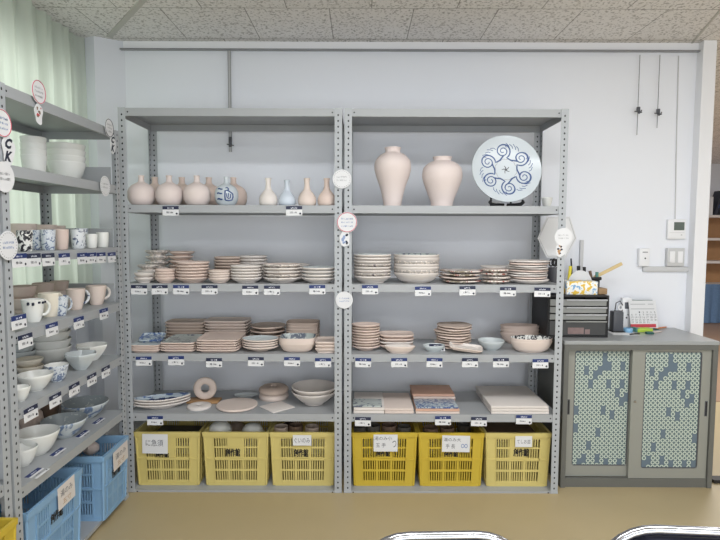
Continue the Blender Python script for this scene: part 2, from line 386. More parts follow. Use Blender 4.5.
hook_wire(640, 55, 135, (112,), 'left one of two hanging wires with hooks on the white wall')
hook_wire(660, 55, 128, (114,), 'right one of two hanging wires with hooks on the white wall')
def wall_at(x, y, off=0): return P(x, y, YW-off)
# thermostat with its cord
a, b_ = wall_at(665.5, 239), wall_at(684.5, 219.5); w, h = b_.x-a.x, b_.z-a.z
t = thing('thermostat_switch', 'white thermostat with grey display, on the wall above the light switches', 'thermostat', ((a.x+b_.x)/2, YW, a.z))
build('housing', MB().bbox(-w/2, w/2, -.022, 0, 0, h, .004), ['device_white'], t)
build('display', MB().bbox(-w*.17, w*.4, -.0235, -.02, h*.45, h*.86, .001), ['lcd'], t)
build('cover_line', MB().box(-w*.4, w*.42, -.0226, -.0219, h*.32, h*.335).box(w*.22, w*.3, -.0226, -.0219, h*.18, h*.24), ['plate_grey'], t, smooth=False)
ct, cb = wall_at(678.3, 56), wall_at(674.8, 219)
o = build('hanging_wire', MB().tube([(ct.x, YW-.004, ct.z), ((ct.x+cb.x)/2-.002, YW-.004, (ct.z+cb.z)/2), (cb.x, YW-.004, cb.z)], .0035, 6), ['plate_grey']); tag(o, 'thin grey cord running down the wall to the thermostat', 'cord')
# call switch, two-gang switch, surface conduit
a, b_ = wall_at(636.5, 266), wall_at(647.5, 248.5); w, h = b_.x-a.x, b_.z-a.z
t = thing('wall_switch', 'narrow white wall switch with a small dark dot, left of light switches', 'switch', ((a.x+b_.x)/2, YW, a.z))
build('housing', MB().bbox(-w/2, w/2, -.03, 0, 0, h, .003), ['device_white'], t)
build('button', MB().disc((w*.08, -.0305, h*.45), .0055, '-y', 12).box(-w*.2, w*.3, -.0308, -.03, h*.78, h*.82), ['device_dark'], t, smooth=False)
a, b_ = wall_at(664.5, 266), wall_at(682.5, 248); w, h = b_.x-a.x, b_.z-a.z
t = thing('light_switch', 'grey double light switch plate with two white rockers under the thermostat', 'switch', ((a.x+b_.x)/2, YW, a.z))
build('switch_plate', MB().bbox(-w/2, w/2, -.028, 0, 0, h, .003), ['plate_grey'], t)
for s in (-1, 1):
    rk = build('rocker', MB().bbox(s*w*.23-w*.15, s*w*.23+w*.15, -.033, -.027, h*.2, h*.82, .002), ['device_white'], t)
a, b_ = wall_at(642, 271.5), wall_at(693, 266.5)
o = build('cable_duct_rail', MB().bbox(a.x, b_.x, YW-.016, YW, a.z, b_.z, .002), ['plate_grey']); tag(o, 'horizontal grey cable duct on the wall under the light switches', 'cable duct')
a, b_ = wall_at(577, 320), wall_at(583, 240)
o = build('cable_duct_rail', MB().bbox(a.x, b_.x, YW-.016, YW, a.z, b_.z, .002), ['plate_grey']); tag(o, 'short vertical grey cable duct behind the pens on the drawer chest', 'cable duct')

# ------------------------------------------------------------------ the next room
bx0 = P(704, 250, 8.7).x; print('bx', bx0)
t = thing('bookcase', 'wooden open bookcase in the room beyond the white wall end', 'bookcase', (bx0, 8.75, 0))
zs = [P(712, y, 8.75).z for y in (215, 238, 261, 284)]
build('side_panel', MB().box(0, .04, 0, .36, 0, zs[0]), ['shelf_wood'], t, smooth=False)
build('side_panel', MB().box(1.16, 1.2, 0, .36, 0, zs[0]), ['shelf_wood'], t, smooth=False)
for z in zs: build('shelf_board', MB().box(.04, 1.16, 0, .36, z-.04, z), ['bisque_pale'], t, smooth=False)
build('back_panel', MB().box(.04, 1.16, .34, .36, 0, zs[0]), ['shelf_wood'], t, smooth=False)
cz = zs[3]; nn = 40; vs = []; fs = []
for i in range(nn+1):
    for k in range(5): vs.append((.02+1.16*i/nn, -.03+.02*sin(i*1.3)*(1-k/5), .012+(cz-.012)*k/4))
for i in range(nn):
    for k in range(4): fs.append((i*5+k, (i+1)*5+k, (i+1)*5+k+1, i*5+k+1))
o = build('blue_cloth', MB().add(vs, fs), ['blue_cloth'], loc=(bx0, 8.75, 0)); tag(o, 'blue cloth hanging over the lower half of the far bookcase', 'cloth')
for i, (dx, w, h, m_, lb) in enumerate(((.02, .16, .3, 'paper', 'white folder with blue marks standing on top of the far bookcase'), (.2, .06, .42, 'book_dark', 'dark book leaning on top of the far bookcase'), (.3, .05, .4, 'device_dark', 'charcoal book leaning rightmost on top of the far bookcase'))):
    o = build('book' if i else 'folder', MB().bbox(0, w, 0, .2, 0, h, .004).box(.03, .09 if not i else .04, -.001, 0, h*.3, h*.45, 1), [m_, 'cobalt'], loc=(bx0+dx, 8.8, zs[0]), rot=(0, R(0 if not i else 16), 0), smooth=False)
    tag(o, lb, 'book' if i else 'folder')
# ------------------------------------------------------------------ steel racks
LIP, PWD = .042, .04
def post_mb(sx, sy, H):
    mb = MB(); t = .0022
    X = lambda a, b: (min(sx*a, sx*b), max(sx*a, sx*b)); Y = lambda a, b: (min(sy*a, sy*b), max(sy*a, sy*b))
    mb.box(*X(0, PWD), *Y(0, t), 0, H); mb.box(*X(0, t), *Y(t, PWD), 0, H)
    z = .03
    while z < H-.015:
        for off in (PWD*.52,):
            for d in ('-y', 'y'):
                yy = -.0003 if (d == '-y') == (sy > 0) else t+.0003
                mb.disc((sx*off, sy*yy, z), .0048, d, 6, 1, sz=1.3)
            for d in ('-x', 'x'):
                xx = -.0003 if (d == '-x') == (sx > 0) else t+.0003
                mb.disc((sx*xx, sy*off, z), .0048, d, 6, 1, sz=1.3)
        z += .031
    mb.bbox(*X(-.002, PWD+.002), *Y(-.002, PWD+.002), 0, .012, .002)
    return mb
def shelf_mb(W, D, lip=LIP):
    mb = MB(); g = .0032
    mb.box(g, W-g, g, D-g, -.0018, 0)
    mb.box(g, W-g, g, g+.0015, -lip, -.0018).box(g, W-g, D-g-.0015, D-g, -lip, -.0018)
    mb.box(g, g+.0015, g+.0015, D-g-.0015, -lip, -.0018).box(W-g-.0015, W-g, g+.0015, D-g-.0015, -lip, -.0018)
    mb.box(g, W-g, g+.0015, g+.014, -lip, -lip+.0015).box(g, W-g, D-g-.014, D-g-.0015, -lip, -lip+.0015)
    for x in (.052, W-.052): mb.disc((x, g-.0004, -lip*.5), .0045, '-y', 8, 1)
    return mb
def rack(label, loc, rot, W, D, H, zs, group=None, guards=()):
    t = thing('steel_rack', label, 'rack', loc, rot, group)
    for x, sx in ((0, 1), (W, -1)):
        for y, sy in ((0, 1), (D, -1)): build('post', post_mb(sx, sy, H), ['rack', 'hole'], t, (x, y, 0), smooth=False)
    me = shelf_mb(W, D).mesh('shelf_board', ['rack_shelf', 'hole'], False)
    me_b = shelf_mb(W, D, .018).mesh('shelf_board', ['rack_shelf', 'hole'], False)
    for z in zs: link('shelf_board', me if z > .06 else me_b, t, (0, 0, z))
    for z in guards: build('end_guard', MB().bbox(W-.006, W-.0036, .045, D-.045, z, z+.1, .0008).box(.045, W-.045, D-.006, D-.0036, z, z+.02), ['rack_shelf'], t, smooth=False)
    return t
SZ = {k: P(230, y, F).z for k, y in (('top', 108), ('s2', 205), ('s3', 284), ('s4', 354), ('s5', 414), ('base', 490.6))}
XL = P(122.5, 290, F).x; XR = P(563.7, 290, F).x; W1 = (XR-XL-.014)/2
zs = [SZ[k] for k in ('top', 's2', 's3', 's4', 's5', 'base')]
DR = .45
rack('grey steel rack with bisque vases on its second shelf, left of the pair', (XL, F, 0), (0, 0, 0), W1, DR, SZ['top']+.002, zs)
X2 = XL+W1+.014
rack('grey steel rack with the big blue scroll plate, right of the pair', (X2, F, 0), (0, 0, 0), W1, DR, SZ['top']+.002, zs)
XF = -1.285; Y0, Y1 = 1.925, 2.875; DL = .41
LZ = {k: PX(x, y, XF).z for k, x, y in (('t1', 60, 107.2), ('s2', 60, 174.4), ('s3', 68.7, 250.2), ('s4', 73, 316.4), ('s5', 86.6, 374.6), ('s6', 117, 416.5), ('base', 128.7, 490.5))}
print(LZ, SZ)
rack('grey steel side rack along the window with cups and bowls', (XF, Y0, 0), (0, 0, pi/2), Y1-Y0, DL, LZ['t1']+.002, list(LZ.values()), guards=(LZ['s2'], LZ['s3'], LZ['s4']))
rack('nearest grey steel rack, only a post sliver at lower left edge', (XF, Y0-1.0, 0), (0, 0, pi/2), .985, DL, LZ['t1']+.002, [LZ['t1'], 1.6, 1.3, 1.0, .56, .17])

# ------------------------------------------------------------------ price cards
CW, CH = .089, .052
def scrib(mb, x0, x1, z0, z1, n, rr, y, mi=0):
    w = (x1-x0)/n
    for i in range(n):
        a = x0+i*w; hh = (z1-z0)*rr.uniform(.6, 1); th = w*.22
        mb.box(a+w*.1, a+w*.1+th, y, y+.0002, z0, z0+hh, mi)
        if rr.random() < .8: mb.box(a+w*.1, a+w*.8, y, y+.0002, z0+hh*rr.choice((.0, .45, .85)), z0+hh*.14+hh*rr.choice((.0, .45, .85)), mi)
        if rr.random() < .5: mb.box(a+w*.62, a+w*.62+th, y, y+.0002, z0, z0+hh*.9, mi)
card_me = MB().bbox(-CW/2, CW/2, 0, .0012, -CH, 0, .0004).mesh('price_tag', ['paper'], False)
band_me = {k: MB().box(-CW/2+.0002, CW/2-.0002, -.0006, .0002, -CH*.36, -.0003).mesh('header_band', [k], False) for k in ('band_blue', 'band_navy')}
hd_me, tx_me = [], []
for v in range(4):
    rr = random.Random(40+v)
    m1 = MB(); scrib(m1, -CW*.2, CW*.2, -CH*.27, -CH*.12, 4+v % 3, rr, -.0010); hd_me.append(m1.mesh('header_text', ['white_ink'], False))
    m2 = MB(); scrib(m2, -CW*.26, CW*.16, -CH*.76, -CH*.54, 4+(v+1) % 3, rr, -.0006); m2.disc((CW*.37, -.0006, -CH*.8), .0055, '-y', 10, 1); tx_me.append(m2.mesh('price_text', ['ink', 'dark_ink'], False))
ncard = 0
def card(loc, rot, label, navy=False, group=None):
    global ncard
    o = link('price_tag', card_me, None, loc, rot); tag(o, label, 'price tag', group)
    b = link('header_band', band_me['band_navy' if navy else 'band_blue'], o); link('header_text', hd_me[ncard % 4], b); link('price_text', tx_me[(ncard*3+1) % 4], o)
    ncard += 1
CY = F-.0022
def cards(row, z, names):
    g = f'price tags along the {row}'
    for x, y, what, *nv in names:
        p = P(x, y, CY-.001)
        card((p.x, CY, p.z), (R(-3), R(rng.uniform(-1, 1)), 0), what, bool(nv), g)
T = 'blue-topped price tag under the '
cards('second shelves', SZ['s2'], [(170.5, 206, T+'first and second round bisque vases, top left rack', 1), (294, 206, T+'slim blue-grey bottle, upper left rack', 1)])
cards('third shelves', SZ['s3'], [
    (139, 285, T+'small white dishes at far left of the third shelf', 1), (159.6, 285, 'blue-topped price tag second from left on the left rack third shelf', 1), (181, 285, T+'six pink plates, left rack third shelf'), (209.5, 285, T+'low pale stack beside the six pink plates', 1),
    (250.2, 285.5, T+'five-plate white stack, left rack third shelf', 1), (272, 285.5, T+'flower-marked plates, left rack third shelf', 1), (317.2, 285, T+'grey plates at right end of left rack third shelf'),
    (370, 285, T+'white dinner plates, right rack third shelf'), (423, 286.5, T+'stacked deep bowls, right rack third shelf'), (467.5, 286, T+'red-marked leaf dishes, right rack third shelf', 1), (508, 287, T+'second red-marked pile, right rack third shelf', 1), (542.5, 287.5, T+'tall pale plate pile by right post', 1)])
cards('fourth shelves', SZ['s4'], [
    (143.6, 356.5, T+'blue-printed tile at far left of the fourth shelf'), (176, 356, T+'square plate pile with a grey top, left rack'), (214, 358, T+'big pink square plates, left rack fourth shelf', 1), (256, 357, T+'lens-shaped plates, left rack fourth shelf', 1),
    (292, 357, T+'soft-square bowls, left rack fourth shelf'), (323, 358, T+'pink square block beside the middle posts'), (363.3, 358, T+'uneven plate pile at left of right rack'), (399.2, 358, T+'oval plates, right rack fourth shelf'),
    (434.6, 358, 'blue-topped price tag hanging directly below the card lying on the shelf'), (470, 358, T+'pale tilted square plate, right rack', 1), (501, 358, T+'small grey bowl, right rack fourth shelf', 1), (540.5, 359, T+'pink bowls at the right end of fourth shelf')])
cards('lowest shelves', SZ['s5'], [
    (155, 416, T+'blue boat dishes, left rack lowest shelf'), (363, 417, T+'print-fronted tile stack beside middle posts', 1), (443, 416, T+'printed pink tile stack, right rack lowest shelf'), (479, 417, T+'gap between tiles and thick slabs', 1), (524, 415, T+'thick white square slabs, right rack')])
p = PZ(436.5, 349.5, SZ['s4']); card((p.x, p.y-.01, SZ['s4']+.034), (R(-52), 0, R(-4)), 'blue-topped price tag propped on the shelf before the grey oval dish', True, 'price tags along the fourth shelves')
# side rack
def lcard(x, y, label, navy, grp, off=.0022, tilt=-3, roll=0):
    p = PX(x, y, XF+off); card((XF+off, p.y, p.z), (R(tilt), R(roll), pi/2), label, navy, grp)
S = 'price tag on the side rack cup shelf, '
for i, (x, lb) in enumerate(((19, S+'nearest, beside round white sign'), (33.5, S+'second from the near post'), (48, S+'third from the near post'), (64, S+'below the plain pink cup'), (82, S+'below the big blue flower cup'), (91.5, S+'below the first small white cup'), (101, S+'second from far post'), (111.5, S+'last by the far post'))):
    lcard(x, 253.5-(.25 if i < 4 else .35)*i*.5, lb, i in (1, 2), 'price tags along the cup shelf')
S = 'price tag on the side rack mug shelf, '
for i, (x, y, lb) in enumerate(((18.5, 315, S+'nearest and uppermost'), (25, 334, S+'hanging lowest by near post'), (51.5, 323, S+'below the cream mug'), (78.5, 317, S+'below the pink mug'), (103.5, 308.5, S+'farthest below the last mug'))):
    lcard(x, y, lb, i == 1, 'price tags along the mug shelf', roll=0, off=.0022+.003*(i == 0))
S = 'price tag on the side rack bowl shelf, '
for i, (x, y, lb) in enumerate(((30.5, 406.5, S+'nearest to the near post'), (55, 394, S+'second from the near post'), (74, 383.5, S+'middle of the five'), (91.5, 374, S+'second from the far post'), (105.5, 366.5, S+'nearest to the far post'))):
    lcard(x, y, lb, True, 'price tags along the bowl shelf')
for i, (x, y, lb) in enumerate(((31, 473, 'nearest'), (55, 452, 'second nearest'), (80, 434, 'third nearest'), (96, 421, 'farthest'))):
    p = PZ(x, y, LZ['s6']); card((min(p.x, XF-.02), p.y, LZ['s6']+.002), (R(-86), 0, pi/2), f'price tag lying flat along the side rack lowest shelf front edge, {lb}', False, 'flat price tags along the lowest side shelf')

# ------------------------------------------------------------------ round clip-on signs
def sign(loc, rot, r, label, ring=None, sx=1, seed=0, dots=False):
    t = thing('round_sign', label, 'sign', loc, rot, 'round white signs clipped to the racks')
    mb = MB(); out_ = [(r*cos(2*pi*k/36), r*sin(2*pi*k/36)) for k in range(36)]; mb.slab(out_, -.002, 0); build('sign_disc', mb, ['paper'], t, smooth=False)
    rr = random.Random(seed)
    pr = MB()
    for i, k in enumerate((-.35, .02, .36) if seed % 2 else (-.12, .22)):
        scrib(pr, -r*.58, r*.58, r*k-r*.1, r*k+r*.1, 7, rr, -.0024)
    build('sign_text', pr, ['pale_blue_ink' if seed % 3 == 1 else 'device_grey'], t, smooth=False)
    if ring: build('sign_border', MB().tube([(r*.93*cos(2*pi*k/40), -.0022, r*.93*sin(2*pi*k/40)) for k in range(40)], r*.035, 6, closed=True), [ring], t)
    if dots:
        d = MB()
        for k in range(26): d.disc((r*.86*cos(2*pi*k/26), -.0024, r*.86*sin(2*pi*k/26)), r*.035, '-y', 6)
        build('sign_border', d, ['ink'], t, smooth=False)
    build('clip', MB().bbox(-.008, .008, -.001, .008, -r*.5, r*.4, .001), ['device_white'], t)
    return t
def cutout(loc, rot, s, label, kind, seed=0):
    t = thing('die_cut_sign', label, 'sign', loc, rot)
    rr = random.Random(seed)
    out_ = [(s*(.62+.08*sin(3*a+seed)+.05*sin(5*a))*cos(a), s*(1.0+.06*sin(4*a+seed))*sin(a)) for a in (2*pi*k/40 for k in range(40))]
    build('sign_board', MB().slab(out_, -.002, 0), ['paper'], t, smooth=False)
    if kind == 'CK':
        for ch, dz in (('C', .42), ('K', -.42)):
            m_ = text_mb(ch, s*.66, s*.7, .06, -.0024); m_.v = [(x+z*.35, y, z+s*dz) for x, y, z in m_.v]; build('letter', m_, ['dark_ink'], t, smooth=False)
    else:
        d = MB()
        for k in range(9): d.disc((s*rr.uniform(-.3, .3), -.0024-.0001*k, s*rr.uniform(-.65, .65)), s*rr.uniform(.08, .2), '-y', 7, k % 2, 1, rr.uniform(.6, 1.6))
        build('print_marks', d, kind, t, smooth=False)
    return t
f = F-.006
def at(x, y, Y=f): return P(x, y, Y)
sign(at(342, 179), (0, 0, 0), 9.3/182, 'round white sign on the middle posts beside the slim bottles', seed=2, dots=True)
sign(at(347, 222.3, f-.003), (0, 0, 0), 10.2/182, 'red-rimmed round white sign on the middle posts below shelf two', 'red_line', seed=1)
cutout(at(345, 238.5, f-.001), (0, 0, 0), 8.2/182, 'small white cut-out sign with dark marks below the red-rimmed sign', ['dark_ink', 'pale_blue_ink'], 4)
sign(at(344.3, 300), (0, 0, 0), 8.6/182, 'round white sign low on the middle posts under third shelf', seed=4)
sign(at(563.5, 237, f-.003), (0, 0, 0), 9/182, 'round white sign on the right rack outer post above pens', seed=6)
cutout(at(560.5, 249, f), (0, 0, 0), 8/182, 'small white cut-out sign with brown marks on the right outer post', ['wood', 'dark_ink'], 9)
def sat(x, y, off=.006): return PX(x, y, XF+off)
SR = (0, 0, pi/2)
sign(sat(38.5, 92), SR, .047, 'round white sign on the side rack top edge before the curtain', 'red_line', seed=3)
cutout(sat(38.5, 114, .003), SR, .042, 'small cut-out sign with brown marks under the top-edge round sign', ['brown_clay', 'red'], 12)
sign(sat(2, 123, .008), SR, .05, 'red-rimmed round sign cut by the left picture edge', 'red_line', seed=7)
cutout(sat(8, 150, .005), SR, .055, 'white cut-out sign with two dark letters on the near post', 'CK', 1)
sign(sat(4, 177, .009), SR, .055, 'round white sign on the near post at second shelf height', seed=8)
sign(sat(8, 245.5, .009), SR, .053, 'dotted-rim round white sign beside the black and white cup', seed=10, dots=True)
sign(sat(109, 128, .008), SR, .047, 'round white sign at the top of the side rack far post', 'ink', seed=5)
cutout(sat(112.5, 144, .005), SR, .05, 'white cut-out sign with two dark letters on the far post', 'CK', 2)
sign(sat(105, 186, .008), SR, .05, 'round white sign at far end of the side rack second shelf', seed=12, dots=True)

# ------------------------------------------------------------------ plastic crates
def crate_mb(w, d, h):
    """slatted container: rim, corner columns, four rows of slots, closed name plate on the two long sides"""
    mb = MB(); t = .006; tp = .012   # taper per side
    mb.box(-w/2+tp, w/2-tp, .0+tp, d-tp, .004, .012)
    rows = [(.10, .27), (.31, .47), (.53, .70), (.73, .88)]
    def side(L, T, plate):
        # local: x along the wall centred, z up, outward -y at y=0, T maps points to the crate
        def add(x0, x1, z0, z1, y0=0, y1=t):
            vs = []
            for z in (z0, z1):
                k = tp*(1-z/h)
                for y in (y0, y1):
                    for x in (x0, x1): vs.append(T(x*(1-2*k/L), y+k, z))
            mb.add(vs, [(0, 2, 3, 1), (4, 5, 7, 6), (0, 1, 5, 4), (2, 6, 7, 3), (0, 4, 6, 2), (1, 3, 7, 5)])
        cw = L*.15; zb = [0]+[v*h for r_ in rows for v in r_]+[h]
        add(-L/2, -L/2+cw, 0, h); add(L/2-cw, L/2, 0, h)
        for i in range(0, len(zb), 2): add(-L/2+cw, L/2-cw, zb[i], zb[i+1])
        x0, x1 = -L/2+cw, L/2-cw; third = (x1-x0)/3
        for ri, (a, b) in enumerate(rows):
            for bx in (x0+third, x1-third): add(bx-.007, bx+.007, a*h, b*h)
            for s in range(3):
                if plate and s == 1 and ri >= 2:
                    add(x0+third+.007, x1-third-.007, a*h, b*h); continue
                n_ = 6; st = third/n_
                for q in range(1, n_): add(x0+s*third+q*st-.0032, x0+s*third+q*st+.0032, a*h, b*h)
        add(-L/2-.002, L/2+.002, h*.485, h*.515, -.004, 0); add(-L/2-.004, L/2+.004, h*.92, h, -.007, 0); add(-L/2, L/2, h*.90, h*.92, -.003, 0); add(-L/2+.012, L/2-.012, 0, h*.05, -.003, 0)
        for sx in (-1, 1): add(sx*(L/2-cw)-.003, sx*(L/2-cw)+.003, h*.05, h*.9, -.004, 0)
        if plate: add(-third*.5+.003, third*.5-.003, rows[2][0]*h-.004, rows[3][1]*h-.012 if False else rows[2][1]*h+.012, -.002, 0)
    side(w, lambda x, y, z: (x, y, z), True); side(w, lambda x, y, z: (-x, d-y, z), True)
    side(d, lambda x, y, z: (w/2-y, d/2+x, z), False); side(d, lambda x, y, z: (-w/2+y, d/2-x, z), False)
    # softened corners
    for sx in (-1, 1):
        for yy in (0, d):
            s_ = 1 if yy == 0 else -1
            pts = [(sx*(w/2-tp-.002), yy+s_*(tp+.002), .004), (sx*(w/2-.002), yy+s_*.002, h)]
            mb.tube(pts, .007, 8)
    return mb
_crates = {}
def crate(label, loc, rot, w, d, h, m, group):
    k = (round(w, 3), round(d, 3), round(h, 3), m)
    if k not in _crates: _crates[k] = crate_mb(w, d, h).mesh('crate', [m], True, 30)
    o = link('plastic_crate', _crates[k], None, loc, rot); tag(o, label, 'crate', group); return o
def lettering(cr, w, h, z, x=0, y=-.0025, body='創作館'):
    tp_ = .012
    tm = MB()
    for dx in (-.0012, 0, .0012):
        q = text_mb(body, w, h, .012, 0); tm.add([(x_+dx, -.00005*dx/.0012, z_) for x_, _, z_ in q.v], q.f)
    o = build('printed_lettering', tm, ['print_black'], cr, (x, y+.004, z), smooth=False)
def note(cr, x0, x1, z0, z1, lines, m='paper', y=-.0088, tilt=0):
    """handwritten paper fixed to the front of a crate"""
    w, h = x1-x0, z1-z0
    o = build('paper_note', MB().bbox(-w/2, w/2, 0, .0012, -h/2, h/2, .0004), [m], cr, ((x0+x1)/2, y, (z0+z1)/2), (0, R(tilt), 0), smooth=False)
    for body, cx, cz_, tw, th, mt in lines:
        build('handwriting', text_mb(body, tw*w, th*h, .0), [mt], o, (cx*w, 0, cz_*h), smooth=False)
CRY = F+.052; CZB = SZ['base']+.0005
spec = [(133.5, 200.5, 'cream'), (201, 270, 'cream'), (268.5, 337, 'cream'), (350, 419, 'yellow'), (416.8, 486, 'yellow'), (485, 552, 'cream')]
names = ['cream-yellow crate with a big paper note, leftmost under the left rack', 'cream-yellow crate holding white domed bisque ware, middle under left rack', 'cream-yellow crate with small note above its lettering, beside middle posts',
         'deep yellow crate with a two-line note, leftmost under the right rack', 'deep yellow crate with a wide two-line note, middle under right rack', 'cream-yellow crate with small white note, rightmost under the right rack']
CR = []
for (x0, x1, c), lb in zip(spec, names):
    a, b_ = P(x0, 431, CRY), P(x1, 431, CRY); CWD = (P(419, 431, CRY).x-P(351.5, 431, CRY).x)-.019
    hh = P(240, 432, CRY).z-CZB
    cr = crate(lb, ((a.x+b_.x)/2, CRY, CZB), (0, 0, 0), CWD, .345, hh, 'crate_'+c, 'slatted yellow crates under the racks'); CR.append((cr, (a.x+b_.x)/2, CWD, hh))
def cx(i, x, y):
    p = P(x, y, CRY); return p.x-CR[i][1], p.z-CZB
def put(i, x0, x1, y0, y1, lines, m='paper', tilt=0):
    (a, zt), (b_, zb) = cx(i, x0, y0), cx(i, x1, y1); note(CR[i][0], a, b_, zb, zt, lines, m, tilt=tilt)
for i, (x, y, w, h) in enumerate(((162, 455, .075, .03), (232.8, 452.5, .082, .048), (301, 453, .082, .048), (383, 454, .08, .03), (451, 454.5, .08, .03), (521, 452.5, .085, .048))):
    px_, pz_ = cx(i, x, y); lettering(CR[i][0], w, h, pz_, px_, y=-.0035)
put(0, 142.5, 168.5, 433.5, 453, [('に急須', -.02, .05, .68, .34, 'ink')], 'paper', 1)
put(2, 293, 311.5, 434.5, 445, [('ぐいのみ', 0, 0, .85, .5, 'ink')])
put(3, 373.5, 397.5, 434, 451, [('湯のみ小', -.1, .28, .72, .22, 'ink'), ('玉 手', -.2, -.12, .42, .26, 'ink'), ('つ', .36, -.05, .16, .4, 'ink')])
put(4, 442, 469.5, 435, 451.5, [('湯のみ大', -.14, .25, .62, .22, 'ink'), ('手 長', -.2, -.15, .34, .28, 'ink'), ('∞', .3, -.12, .24, .26, 'pale_blue_ink')], tilt=1)
put(5, 515, 531.5, 435.5, 446.5, [('てしお皿', 0, 0, .8, .36, 'ink')])
# blue crates on the side rack, seen along their long outer side
def bl(label, y0, y1, h, out=.03, d=.365):
    w = y1-y0
    return crate(label, (XF+out, (y0+y1)/2, LZ['base']+.0005), (0, 0, pi/2), w, d, h, 'crate_blue', 'blue crates on the side rack base'), (y0+y1)/2, w, h, XF+out
b1 = bl('nearer blue plastic crate on the side rack base, by the near post', 1.985, 2.385, .352, .002)
b2 = bl('farther blue plastic crate holding pink bisque ware, side rack base', 2.55, 2.822, .335, .025)
for bb, xs, ys, tx in ((b1, (56, 73), (486, 497), (64, 507)), (b2, (112, 126), (440, 470), (116, 467))):
    q0, q1 = PX(xs[0], ys[1], bb[4]), PX(xs[1], ys[0], bb[4])
    cr_ = bb[0]; yy0, yy1 = q0.y-bb[1], q1.y-bb[1]
    zb_ = LZ['base']; zt = (q0.z+q1.z)/2-zb_+.045; z0_ = zt-.115
    note(cr_, yy0, yy1, zt-.10, zt, [('湯のみ', 0, .15, .7, .3, 'ink'), ('五寸', 0, -.25, .5, .25, 'wood')], 'bisque_pale', tilt=-2)
    lettering(cr_, .09, .045, z0_, 0, -.004)
# far yellow crate low at the left edge, on the nearest rack
q = P(20, 517, Y0-.06); crate('yellow crate corner at the bottom left edge, before the blue crates', (q.x-.01, Y0-.27, .1705), (0, 0, pi/2), .40, .40, q.z-.1705, 'crate_yellow', 'yellow crate on the nearest rack')
# ------------------------------------------------------------------ wares on the two back racks
def sc_at(Y): return Y/FPX
def place(x0, x1, row):
    """centre x, depth and radius of a thing seen between two pixel columns; row: gap behind the front lip"""
    Yc = F+.03+row
    for _ in range(4):
        r = (x1-x0)/2*Yc/FPX*.995; Yc = F+.012+row+r
    return P((x0+x1)/2, 260, Yc).x, Yc, r
def st(name, cat, kind, where, x0, x1, ytop, ybot, n, shelf, row=0, **kw):
    xc, Yc, r = place(x0, x1, row); s = sc_at(Yc); ky = kw.get('sy', 1)
    Yc = F+.012+row+r*ky; s = sc_at(F+.012+row); xc = P((x0+x1)/2, 260, F+.012+row+r*min(ky, .6)).x
    stack(name, cat, kind, where, xc, Yc, SZ[shelf], r, n, (ybot-ytop)*s, **kw)
B = ('bisque', 'bisque'); BP = ('bisque_pink', 'bisque_pink'); W_ = ('white_glaze', 'white_glaze'); PL = ('bisque_pale', 'bisque_pale'); TN = ('bisque_tan', 'bisque_tan')
# vases, second shelf
def vase(name, label, cat, x, prof, row, shelf='s2', m='bisque_cool', group=None, z=None, neck=None):
    Yc = F+.02+row; s = sc_at(Yc); pr = [(a*s, b*s) for a, b in prof]
    mo, n_ = [], len(pr)
    # smooth the outline
    fine = []
    for i in range(n_-1):
        p0, p1, p2, p3 = pr[max(i-1, 0)], pr[i], pr[i+1], pr[min(i+2, n_-1)]
        for k in range(4):
            t = k/4; fine.append(tuple(max(0, .5*((2*p1[j])+(-p0[j]+p2[j])*t+(2*p0[j]-5*p1[j]+4*p2[j]-p3[j])*t*t+(-p0[j]+3*p1[j]-3*p2[j]+p3[j])*t**3)) for j in (0, 1)))
    fine.append(pr[-1]); R_, Z_ = fine[-1]
    fine += [(R_*.85, Z_+.001), (R_*.72, Z_-.002), (R_*.7, Z_-.03), (0, Z_-.032)]
    mb = MB().lathe([(0, 0)]+fine, 36); o = build(name, mb, [m], None, (P(x, 190, Yc).x, Yc, (SZ[shelf] if z is None else z)+.0005), angle=60)
    tag(o, label, cat, group); return o, s
round_p = [(7.5, 0), (9.5, 1), (12.3, 5), (13.2, 10), (12.6, 15), (9.6, 19.4), (4.6, 22.3), (3.0, 24), (2.7, 27.5), (3.2, 29.5)]
slim_p = [(6.6, 0), (8.3, .8), (9.2, 4), (8.6, 8.5), (6, 12.6), (3.7, 15.4), (2.7, 19), (2.6, 23.5), (3.3, 26.6)]
g = 'round short-necked vases on the left rack'
for x, lb in ((141.5, 'round pink bisque vase, leftmost in the front row'), (169.3, 'round pink bisque vase, second from left in the front row'), (197, 'round pink bisque vase just left of the blue-painted vase')):
    vase('round_vase', lb, 'vase', x, round_p, .085, group=g)
for x, lb in ((155, 'rear round vase half hidden between the first two front vases'), (182, 'rear round vase half hidden between second and third front vases'), (209, 'rear round vase half hidden left of the blue-painted vase'), (233.5, 'rear round vase showing pink right of the blue-painted vase')):
    vase('round_vase', lb, 'vase', x, round_p, .29, group=g, m='bisque_pink')
o, s = vase('round_vase', 'white round vase painted with blue bands and a square emblem', 'vase', 226.5, [(a*.87, b_*.96) for a, b_ in round_p], .075, group=g, m='porcelain')
